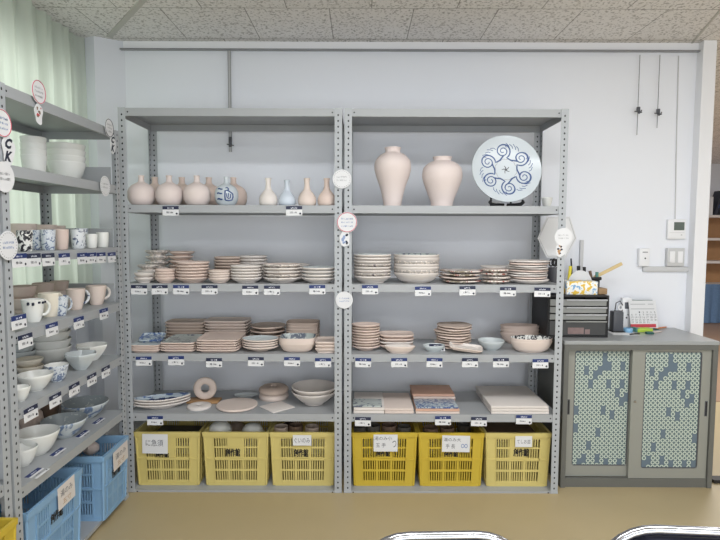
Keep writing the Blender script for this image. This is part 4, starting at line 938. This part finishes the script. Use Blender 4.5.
# bowls on the fifth shelf
def pst(name, cat, kind, where, x, y, wpx, shelf, n, Hpx, **kw):
    """by the pixel of the foot on the shelf"""
    p = PZ(x, y, LZ[shelf]); s = p.y/FPX; r = wpx/2*s
    X = min(max(p.x, XB+.02+r*.6), XF-.012-r*.85); Y = p.y
    if shelf in ('s5', 's6'): Y = PX(x, y, X).y
    stack(name, cat, kind, where, X, min(Y, Y1-r-.01), LZ[shelf], r, n, Hpx*s, **kw)
pst('deep_bowl', 'bowl', 'cream deep bowl', 'of the tall stack, side rack bowl shelf', 51, 364, 38, 's5', 4, 42, mats=W_, h=.09, rf=.45, k=2.2)
pst('deep_bowl', 'bowl', 'grey-white deep bowl', 'of the nearer rear stack, bowl shelf', 22, 362, 24, 's5', 3, 26, mats=GR, h=.06, rf=.45, k=2.2, t=.006)
pst('deep_bowl', 'bowl', 'white deep bowl', 'behind the faceted bowls, bowl shelf', 72, 351, 22, 's5', 3, 26, mats=W_, h=.06, rf=.45, k=2.2, t=.006)
pst('small_bowl', 'bowl', 'small cream bowl', 'of the pair before the tall stack', 30, 375, 25, 's5', 2, 17, mats=CR_, h=.045, rf=.5, k=2.2, t=.006)
pst('wide_bowl', 'bowl', 'white footed bowl', 'in front on the side rack bowl shelf', 36, 390, 33, 's5', 1, 17, mats=W_, rf=.4, k=1.5)
pst('small_bowl', 'bowl', 'small white bowl', 'at the near post, bowl shelf', 21, 401, 18, 's5', 1, 15, mats=W_, rf=.4, k=1.8)
pst('blue_rim_bowl', 'bowl', 'white bowl with blue brushed rim', 'beside the white footed bowl', 57, 381, 22, 's5', 1, 17, mats=('blue_lines', 'white_glaze'), rf=.5, k=2)
pst('faceted_bowl', 'bowl', 'grey-blue faceted bowl', 'in front, bowl shelf', 81, 371, 32, 's5', 1, 17, mats=('grey_glaze', 'grey_glaze'), shape='hexa', rf=.35, k=1.3)
pst('faceted_bowl', 'bowl', 'pale faceted bowl', 'farther along the bowl shelf by the far post', 92, 360, 31, 's5', 1, 16, mats=('white_glaze', 'white_glaze'), shape='hexa', rf=.35, k=1.3)
# lowest shelf bowls
pst('large_bowl', 'bowl', 'large white footed bowl', 'on the side rack lowest shelf', 38, 453, 41, 's6', 1, 23, mats=W_, rf=.42, k=1.7)
pst('small_bowl', 'bowl', 'small white bowl', 'beneath the near post on the lowest side shelf', 24, 465, 26, 's6', 1, 19, mats=W_, rf=.4, k=1.8)
pst('large_bowl', 'bowl', 'grey-blue streaked large bowl', 'second on the lowest side shelf', 65, 436, 43, 's6', 1, 18, mats=('blue_streak', 'grey_streak'), rf=.38, k=1.5)
pst('large_bowl', 'bowl', 'grey-blue streaked large bowl', 'farthest on the lowest side shelf', 89, 415, 43, 's6', 1, 16, mats=('blue_streak', 'grey_streak'), rf=.38, k=1.5)
for i, (x, X, w, h, m, lb) in enumerate(((24, XF-0.305, 22, 28, 'bisque_tan', 'tan bisque jar at the back, nearest on the lowest side shelf'), (43, XF-0.325, 17, 28, 'brown_clay', 'brown bisque jar at the back of the lowest side shelf'), (60, XF-0.325, 15, 25, 'bisque_tan', 'tan bisque jar behind the streaked bowl, lowest side shelf'))):
    Y = min(sx_(x, X), Y1-.13); s = Y/FPX; pr = [(0, 0), (w*.30*s, 0), (w*.42*s, h*.1*s), (w*.5*s, h*.42*s), (w*.46*s, h*.72*s), (w*.3*s, h*.88*s), (w*.27*s, h*.93*s), (w*.31*s, h*s), (w*.27*s, h*s), (w*.24*s, h*.9*s), (0, h*.88*s)]
    o = build('jar', MB().lathe(pr, 24), [m], None, (X, Y, LZ['s6']+.0006), angle=60); tag(o, lb, 'jar', 'jars at the back of the lowest side shelf')
# pink ware inside the farther blue crate
for i, (x, y, r, m, lb) in enumerate(((75, 447, 10, 'bisque_pink', 'pink bisque jar lying foremost in the farther blue crate'), (91, 448, 9, 'bisque', 'pale pink jar beside the foremost jar, farther blue crate'), (84, 440, 10, 'bisque_pink', 'rear pink jar heaped in the farther blue crate'))):
    z = LZ['base']+.33-.03; p = PZ(x, y, z); s = p.y/FPX; rr_ = r*s*.82
    o = build('jar', MB().lathe([(0, -rr_*.9), (rr_*.7, -rr_*.8), (rr_, 0), (rr_*.85, rr_*.6), (rr_*.5, rr_*.85), (rr_*.5, rr_*1.05), (rr_*.4, rr_*1.05), (0, rr_*.8)], 24), [m], None, (min(p.x, XF-.03), p.y, z), (R(70), 0, R(-50+30*i)), angle=60); tag(o, lb, 'jar', 'jars in the farther blue crate')

# ------------------------------------------------------------------ cabinet
YC = 3.0; cx0, cx1 = P(562.3, 420, YC).x, P(715.2, 420, YC).x; ztop = P(640, 341, YC).z; CD = .435; CWd = cx1-cx0
t = thing('steel_cabinet', 'low grey steel cabinet with two ring-patterned glass sliding doors', 'cabinet', (cx0, YC, 0))
bd = MB().bbox(0, .028, 0, CD, 0, ztop-.0005, .002).bbox(CWd-.028, CWd, 0, CD, 0, ztop-.0005, .002).box(.02, CWd-.02, CD-.006, CD-.001, 0, ztop-.03).box(.02, CWd-.02, .055, CD-.006, .05, .06).box(.028, CWd-.028, .01, .03, 0, .052).box(.028, CWd-.028, .001, .05, ztop-.052, ztop-.002)
build('carcass', bd, ['cabinet'], t, smooth=False)
build('top_panel', MB().bbox(-.002, CWd+.002, -.003, CD+.002, ztop-.022, ztop, .002), ['cabinet_top'], t, smooth=False)
dz0, dz1 = .053, ztop-.053
def lx(x, y=420, Y=YC): return P(x, y, Y).x-cx0
def door(x0, x1, y, gx0, gx1, gz0, gz1, hx, lock=None):
    d = link('sliding_door', None, t, (x0, y, dz0)); w = x1-x0; h = dz1-dz0; gx0 -= x0; gx1 -= x0; gz0 -= dz0; gz1 -= dz0
    fr = MB().box(0, gx0, 0, .016, 0, h).box(gx1, w, 0, .016, 0, h).box(gx0, gx1, 0, .016, 0, gz0).box(gx0, gx1, 0, .016, gz1, h)
    rc = .016
    for sx, xx in ((1, gx0), (-1, gx1)):
        for sz, zz in ((1, gz0), (-1, gz1)):
            vs = [(xx, 0, zz)]+[(xx+sx*rc*(1-cos(a)), 0, zz+sz*rc*(1-sin(a))) for a in (pi/2*k/6 for k in range(7))]
            fr.add(vs+[(a, .016, b) for a, _, b in vs], [tuple(range(8)) if sx*sz > 0 else tuple(range(7, -1, -1))]+[(i, i+1, i+9, i+8) for i in range(7)])
    build('door_frame', fr, ['cabinet_door'], d, smooth=False)
    build('gasket', MB().box(gx0, gx1, .0045, .0055, gz0, gz0+.006).box(gx0, gx1, .0045, .0055, gz1-.006, gz1).box(gx0, gx0+.006, .0045, .0055, gz0, gz1).box(gx1-.006, gx1, .0045, .0055, gz0, gz1), ['device_dark'], d, smooth=False)
    build('glass_pane', MB().box(gx0-.003, gx1+.003, .006, .009, gz0-.003, gz1+.003), ['patterned_glass'], d, smooth=False)
    hz = P(571, 409, YC).z-dz0; hx -= x0
    build('recessed_handle', MB().bbox(hx-.008, hx+.008, -.002, .002, hz-.045, hz+.045, .0015).box(hx-.004, hx+.004, -.0026, -.002, hz-.04, hz+.04, 1), ['device_dark', 'black'], d, smooth=False)
    if lock: build('lock', MB().lathe([(0, .004), (.007, .004), (.008, 0)], 16, M4=Matrix.Translation((lock-x0, 0, hz+.04)) @ Matrix.Rotation(pi/2, 4, 'X')), ['chrome'], d)
zg0, zg1 = P(600, 468.5, YC).z, P(600, 352, YC).z
door(.030, lx(637), .036, lx(575.5), lx(631.5), zg0, zg1, lx(570.5))
door(lx(631.5), CWd-.030, .014, lx(644), lx(701), zg0-.005, zg1, lx(707), lx(635.5))
# ------------------------------------------------------------------ drawer chest and what stands on it
ZT = ztop+.0005
Yd = 3.095; a, b_ = P(547, 333, Yd), P(609.5, 295.5, Yd); w = b_.x-a.x; h = b_.z-ZT; dd = .31
DX = a.x
t = thing('drawer_chest', 'black-framed chest of smoky clear drawers on the cabinet', 'drawer chest', (a.x, Yd, ZT))
fr = MB().bbox(0, .012, 0, dd, 0, h, .002).bbox(w-.012, w, 0, dd, 0, h, .002).bbox(.01, w-.01, 0, dd, h-.012, h, .002).bbox(.01, w-.01, 0, dd, 0, .01, .002).box(.01, w-.01, dd-.005, dd-.001, .01, h-.01)
build('chest_frame', fr, ['black'], t, smooth=False)
zz = [.012, h*.42, h*.58, h*.75, h*.93]
for i in range(4):
    z0, z1 = zz[i], zz[i+1]-.006
    dr = build('drawer', MB().bbox(.014, w-.014, .001, .014, z0, z1, .002).box(.014, w-.014, .014, dd-.02, z0, z0+.003).box(.014, .017, .014, dd-.02, z0, z1-.01).box(w-.017, w-.014, .014, dd-.02, z0, z1-.01), ['smoke' if i else 'smoke_dark'], t, smooth=False)
    build('drawer_handle', MB().bbox(w*.3, w*.97, -.006, .002, z1-.009, z1, .002), ['smoke' if i == 0 else 'device_grey'], dr, smooth=False)
    if i == 0: build('contents', MB().bbox(w*.34, w*.6, -.0008, .001, z0+.008, z1-.04, .0003).bbox(w*.62, w*.7, -.0008, .001, z0+.008, z1-.05, .0003), ['box_red'], dr, smooth=False)
ZC = ZT+h+.0006
def box_between(name, label, cat, x0, x1, y0, y1, Y, dep, m, z=ZC, bv=.003):
    a, b_ = P(x0, y1, Y), P(x1, y0, Y); o = build(name, MB().bbox(0, b_.x-a.x, 0, dep, 0, b_.z-z, bv), m if isinstance(m, list) else [m], None, (a.x, Y, z)); tag(o, label, cat); return o
tb = box_between('tissue_box', 'white tissue box with yellow and blue flowers on drawer chest', 'box', 566.5, 598, 281.5, 295, Yd+.03, .11, 'tissue')
# white fan-shaped card behind the box
Yq = Yd+.155; c = P(580, 284, Yq); rr_ = 12*Yq/FPX
out_ = [(rr_*cos(a), rr_*1.15*sin(a)) for a in (pi*k/24 for k in range(25))]
hb = c.z-ZC
o = build('round_fan', MB().slab([(-rr_, -hb)]+[(rr_, -hb)][:0]+[( rr_, -hb)]+out_[:], -.002, .002), ['paper'], None, (c.x, Yq, ZC+hb), smooth=False); tag(o, 'white rounded card standing behind the flowered tissue box', 'card')
# pen pot with scissors, brushes
def pot(label, x0, x1, y0, Y, m, name='pen_pot'):
    a, b_ = P(x0, 260, Y), P(x1, 260, Y); r = (b_.x-a.x)/2; hh = P(x0, y0, Y).z-ZC
    o = build(name, MB().lathe([(0, 0), (r*.94, 0), (r, .004), (r, hh), (r*.92, hh), (r*.9, .006), (0, .006)], 24), [m], None, ((a.x+b_.x)/2, Y, ZC)); tag(o, label, 'pot'); return (a.x+b_.x)/2, hh, r
px_, ph, pr_ = pot('grey pen pot behind the right rack outer post', 548, 560.5, 267.5, Yd+.10, 'device_dark')
def scissors(label, x, y, dx, Y, m):
    t = thing('scissors', label, 'scissors', (x, Y, ZC+.008))
    hh = P(x*0+y[0], y[1], Y).z-ZC-.008
    for s in (-1, 1):
        build('blade', MB().tube([(s*.004, s*.001, 0), (-s*.004, s*.001, hh*.66)], .004, 6), ['chrome'], t)
        c0 = Vector((-s*.012+dx, s*.001, hh*.86)); build('handle', MB().tube([(-s*.004, s*.001, hh*.64), (-s*.008+dx*.5, s*.001, hh*.72)], .004, 6).tube([(c0.x+.011*cos(a), c0.y, c0.z+.02*sin(a)) for a in (2*pi*k/16 for k in range(16))], .0042, 6, closed=True), [m], t)
scissors('black-handled scissors, left pair in the grey pen pot', px_-.008, (551, 258), 0, Yd+.095, 'black')
scissors('black-handled scissors, right pair in the grey pen pot', px_+.012, (558, 257.5), 0, Yd+.105, 'black')
p2x, p2h, p2r = pot('dark pot holding the pale wooden stick and markers', 588, 600, 279.5, Yd+.21, 'black', 'tool_pot')
Yk = Yd+.215
def stick(name, label, cat, pts, r, m, Y=Yk, flat=False):
    q = [P(x, y, Y) for x, y in pts]
    if flat:
        d = q[-1]-q[0]; ln = d.length; ang = math.atan2(d.z, d.x)
        o = build(name, MB().bbox(0, ln, -.006, .006, -r, r, .003), [m], None, tuple(q[0]), (0, -ang, 0))
    else: o = build(name, MB().tube([v for v in q], r, 8), [m])
    tag(o, label, cat); return o
stick('wooden_stick', 'pale flat wooden stick leaning out to the right over the wall', 'stick', [(594, 277.5), (622, 263.5)], .010, 'stick_wood', Yk-.0, True)
stick('marker', 'red-brown capped tool at the foot of the wooden stick', 'tool', [(593, 286), (590, 271)], .009, 'brown_clay', Yk+.01)
stick('marker', 'teal marker pen beside the foot of the wooden stick', 'marker', [(596.5, 288), (597, 272)], .010, 'teal', Yk-.012)
stick('binder_clip', 'black bulldog clip head beside the tool pot', 'clip', [(588, 279), (601, 278.5)], .0105, 'black', Yk-.05)
stick('marker', 'first black marker standing behind the white rounded card', 'marker', [(579, 288), (578.5, 266)], .011, 'black', Yq+.03)
stick('marker', 'second black marker standing behind the white rounded card', 'marker', [(584.5, 288), (584.3, 267)], .010, 'black', Yq+.03)
stick('cutter', 'yellow and black cutter knife standing by the outer post', 'cutter', [(567.5, 293), (570.5, 266)], .010, 'yellow', Yd+.165)
stick('pen', 'dark slim pen leaning beside the yellow cutter', 'pen', [(573, 292), (571, 258.5)], .005, 'dark_ink', Yd+.18)
box_between('small_box', 'small brown box at the right end of the drawer chest', 'box', 598.5, 607.5, 288.5, 295, Yd+.05, .08, 'brown_box')
box_between('tape_holder', 'dark pot body under the black clip on the drawer chest', 'box', 590, 600, 282, 295, Yd+.145, .045, 'device_dark')
# white hexagonal panel hanging from the second shelf end
Yh = F+.30; c = P(557, 236, Yh); s = sc_at(Yh); RX, RZ = 19.5*s, 21.5*s
hx = [(RX*a, RZ*b) for a, b in ((-1, -.1), (-.5, -1), (.5, -1), (1, -.1), (.62, .9), (-.52, .9))]
t = thing('hanging_sign', 'white six-sided panel hanging beneath the second shelf right end', 'panel', tuple(c))
build('panel', MB().slab(hx, -.002, .002), ['paper'], t, smooth=False)
build('panel_border', MB().tube([(a*.93, -.0025, b*.93) for a, b in hx], .0016, 6, closed=True), ['device_grey'], t)
zt_ = SZ['s2']-LIP-c.z
build('string', MB().tube([(-RX*.45, 0, RZ*.85), (-RX*.55, 0, zt_)], .0016, 6).tube([(-RX*.66, 0, -RZ*.3), (-RX*.55, 0, zt_)], .0012, 6), ['paper'], t)
# ------------------------------------------------------------------ on the cabinet top
def on_top(x, y): return PZ(x, y, ZT)
p = on_top(616, 331.5); s = p.y/FPX
t = thing('charger', 'dark grey device charger with white coiled plug, beside the drawers', 'charger', (p.x, p.y, ZT))
build('body', MB().bbox(-5.2*s, 5.2*s, -.03, .03, 0, 21*s, .008), ['device_dark'], t)
build('base', MB().bbox(-6*s, 7*s, -.04, .035, 0, .008, .003), ['black'], t)
build('coil', MB().tube([(1.2*s+.012*cos(a), -.03, 25*s+.014*sin(a)) for a in (2*pi*k/16 for k in range(16))], .005, 6, closed=True), ['device_white'], t)
build('cable', MB().tube([(-2*s, 0, 20*s), (-1*s, 0, 29*s), (3*s, 0, 31*s), (5.6*s, 0, 27*s), (5.4*s, 0, 20*s)], .003, 6), ['black'], t)
p = on_top(627.2, 328.5); s = p.y/FPX
t = thing('remote_holder', 'upright white remote with grey screen leaning on the wall', 'remote', (p.x, p.y, ZT), (R(-5), 0, R(4)))
build('body', MB().bbox(-5.2*s, 4.8*s, -.01, .01, 0, 31*s, .004), ['device_white'], t)
build('screen', MB().bbox(-3.2*s, 1.6*s, -.012, -.009, 20*s, 26.5*s, .0008), ['lcd_dark'], t)
build('button', MB().disc((-1.5*s, -.0104, 11*s), 1.0*s, '-y', 10).box(-1*s, 1*s, -.0106, -.01, 13.5*s, 14.2*s), ['device_dark'], t, smooth=False)
# desk calendar
p = on_top(645, 330); s = p.y/FPX
t = thing('desk_calendar', 'white desk calendar with dated grid and dark red foot', 'calendar', (p.x, p.y, ZT), (0, 0, R(3)))
wd, ht = 28.5*s, 30*s
sh = build('calendar_page', MB().box(-wd/2, wd/2, 0, .002, .012, ht, M4=Matrix.Rotation(R(-14), 4, 'X')), ['paper'], t, smooth=False)
ink_ = MB(); L0 = Matrix.Rotation(R(-14), 4, 'X')
def cal_text(body, x, z, w_, h_, nm, m):
    mb = text_mb(body, w_, h_, .0, -.0006); mb.v = [tuple(L0 @ Vector((a+x, b, c_+z))) for a, b, c_ in mb.v]; return build(nm, mb, [m], sh, smooth=False)
g_ = MB()
for r_ in range(5):
    for q in range(7):
        n_ = r_*7+q-1
        if 1 <= n_ <= 31:
            mb = text_mb(str(n_), wd*.045*(1 if n_ < 10 else 1.8), ht*.055, 0, -.0006); mb.v = [tuple(L0 @ Vector((a+wd*(-.42+.14*q), b, c_+ht*(.60-.085*r_)))) for a, b, c_ in mb.v]; g_.add(mb.v, mb.f)
build('date_grid', g_, ['ink'], sh, smooth=False)
build('month_lines', MB().box(-wd*.44, wd*.1, -.0008, -.0004, ht*.86, ht*.885, M4=L0).box(wd*.2, wd*.40, -.0008, -.0004, ht*.86, ht*.885, M4=L0).box(-wd*.44, wd*.42, -.0008, -.0004, ht*.70, ht*.725, M4=L0), ['device_grey'], sh, smooth=False)
build('foot_band', MB().box(-wd*.5, wd*.42, -.001, .003, .016, ht*.20, M4=L0), ['red'], t, smooth=False)
build('easel_back', MB().box(-wd/2, wd/2, 0, .003, .0, ht*.98, M4=Matrix.Translation((0, .115, 0)) @ Matrix.Rotation(R(12), 4, 'X')), ['green_dark'], t, smooth=False)
build('easel_base', MB().bbox(-wd/2, wd/2, -.002, .118, 0, .004, .001), ['green_dark'], t, smooth=False)
def flat(name, label, cat, x, y, w_, d_, h_, m, rz=0, z=0):
    p = on_top(x, y); s = p.y/FPX
    o = build(name, MB().bbox(-w_/2*s, w_/2*s, -d_/2, d_/2, 0, h_, min(.002, h_*.3)), [m], None, (p.x, p.y, ZT+z), (0, 0, R(rz))); tag(o, label, cat); return o
flat('paper_sheet', 'white paper sheet lying on the cabinet top before the charger', 'paper', 622, 333, 25, .14, .0012, 'paper', -6)
flat('note_pad', 'lime green note pad lying in front of the calendar', 'pad', 643, 331.5, 16, .05, .022, 'lime', 5)
flat('eraser', 'dark eraser in front of the lime note pad', 'eraser', 649.5, 333.8, 7, .03, .012, 'green_dark', -4)
flat('glue_stick', 'teal box between the blue tape and the note pad', 'box', 635.2, 331.5, 4, .05, .026, 'teal', 12)
p = on_top(628, 332.3); o = build('tape_roll', MB().lathe([(.016, 0), (.026, 0), (.027, .002), (.027, .022), (.026, .024), (.016, .024), (.016, 0)], 24), ['sky_blue'], None, (p.x, p.y, ZT+.002)); tag(o, 'pale blue tape roll lying before the white remote', 'tape')
for x0, y0, x1, y1, m, lb in ((655, 329.3, 667, 327.6, 'orange', 'orange pencil lying right of the desk calendar'), (652, 333.2, 662, 332.2, 'bisque', 'pale pencil lying on the cabinet before the orange one'), (630, 335, 640, 334.4, 'black', 'black pen lying at the front of the paper sheet')):
    a, b_ = on_top(x0, y0), on_top(x1, y1); o = build('pencil', MB().tube([a+Vector((0, 0, .005)), a.lerp(b_, .9)+Vector((0, 0, .005)), b_+Vector((0, 0, .005))], [.0045, .0045, .001], 6), [m]); tag(o, lb, 'pencil')

# ------------------------------------------------------------------ chairs at the bottom edge
def chair(label, xc, ypx, Y, rz):
    zt = P(xc, ypx, Y).z; x = P(xc, ypx, Y).x
    t = thing('pipe_chair', label, 'chair', (x, Y, 0), (0, 0, rz), 'chrome pipe chairs in the foreground')
    W_2, rc, zs_ = .205, .13, .44
    # the seat is toward the viewer (-y); the back frame stands at y = 0, leaning away a little
    pts = [(-W_2, -.10, .28), (-W_2, -.05, zs_), (-W_2, -.012, zt-rc)]
    pts += [(-W_2+rc-rc*cos(a), -.012+.012*sin(a), zt-rc+rc*sin(a)-.011) for a in (pi/2*k/8 for k in range(1, 9))]
    pts += [(W_2-rc+rc*sin(a), -.012+.012*cos(a), zt-rc+rc*cos(a)-.011) for a in (pi/2*k/8 for k in range(0, 9))]
    pts += [(W_2, -.05, zs_), (W_2, -.10, .28)]
    build('back_frame', MB().tube(pts, .011, 12), ['chrome'], t)
    bp_ = [(-W_2+.012+(rc-.012)*(1-cos(a)), zt-rc+(rc-.012)*sin(a)-.012) for a in (pi/2*k/8 for k in range(9))]
    bo = [(-W_2+.012, zt-.27)]+bp_; bo = bo+[(-x_, z_) for x_, z_ in reversed(bo)]
    build('backrest', MB().slab(list(reversed(bo)), -.03, .006), ['pad'], t, smooth=False)
    build('seat', MB().bbox(-.19, .19, -.44, -.06, zs_-.02, zs_+.025, .018, seg=3), ['pad'], t)
    for s in (-1, 1):
        build('leg', MB().tube([(s*W_2, -.10, .28), (s*W_2, .07, .012)], .011, 10), ['chrome'], t)
        build('leg', MB().tube([(s*.195, -.06, zs_-.03), (s*.195, -.42, .012)], .011, 10), ['chrome'], t)
        build('seat_rail', MB().tube([(s*.195, -.05, zs_-.028), (s*.195, -.43, zs_-.028)], .009, 8), ['chrome'], t)
        for y_ in (.07, -.42): build('foot_cap', MB().bbox(s*(.205 if y_ > 0 else .195)-.014, s*(.205 if y_ > 0 else .195)+.014, y_-.014, y_+.014, 0, .03, .004), ['black'], t)
    build('stretcher', MB().tube([(-W_2, .045, .05), (W_2, .045, .05)], .008, 8), ['chrome'], t)
    return t
chair('chrome-framed dark chair, its back just showing at bottom centre', 442.5, 531.5, 1.15, R(2))
chair('chrome-framed dark chair, its back rising at the bottom right corner', 692, 526.5, 1.12, R(-4))

# ------------------------------------------------------------------ light
w_ = bpy.data.worlds.new('world'); sc.world = w_; w_.use_nodes = True
w_.node_tree.nodes['Background'].inputs[0].default_value = (.86, .94, 1, 1); w_.node_tree.nodes['Background'].inputs[1].default_value = WORLD
def area(name, loc, rot, sx, sy, e, c=(1, 1, 1)):
    l = bpy.data.lights.new(name, 'AREA'); l.shape = 'RECTANGLE'; l.size, l.size_y, l.energy, l.color = sx, sy, e, c
    o = bpy.data.objects.new(name, l); col.objects.link(o); o.location = loc; o.rotation_euler = rot; return o
area('fluorescent_light', (.6, 1.4, CZ-.03), (0, 0, 0), 2.6, .25, E_A, (.965, .985, 1))
area('fluorescent_light', (1.3, -.6, CZ-.03), (0, 0, 0), 3.2, .3, E_B, (.965, .985, 1))
area('fluorescent_light', (3.6, 5.5, CZ-.03), (0, 0, 0), 2.0, 1.2, E_C, (1, .985, .97))  # area light added to brighten the next room, its source unseen
area('window_light', (-3.1, 1.85, 1.95), (0, R(-90), 0), 2.2, 3.2, E_W, (.97, 1, .96))
def aim(o, t): o.rotation_euler = (Vector(t)-o.location).to_track_quat('-Z', 'Y').to_euler(); return o
aim(area('right_fill_light', (4.2, .2, 1.6), (0, 0, 0), 2.2, 1.8, E_R, (1, 1, 1)), (1.4, 3.4, 1.4))  # unseen soft fill added to brighten the right part of the back wall
aim(area('front_fill_light', (.7, -2.4, 1.25), (0, 0, 0), 4.5, 2.0, E_F, (.97, .985, 1)), (.3, 3.2, 1.8))  # large fill added behind the camera to lift shelf interiors and ceiling
sc.view_settings.view_transform = 'Standard'; sc.view_settings.look = 'None'; sc.view_settings.exposure = EXPO
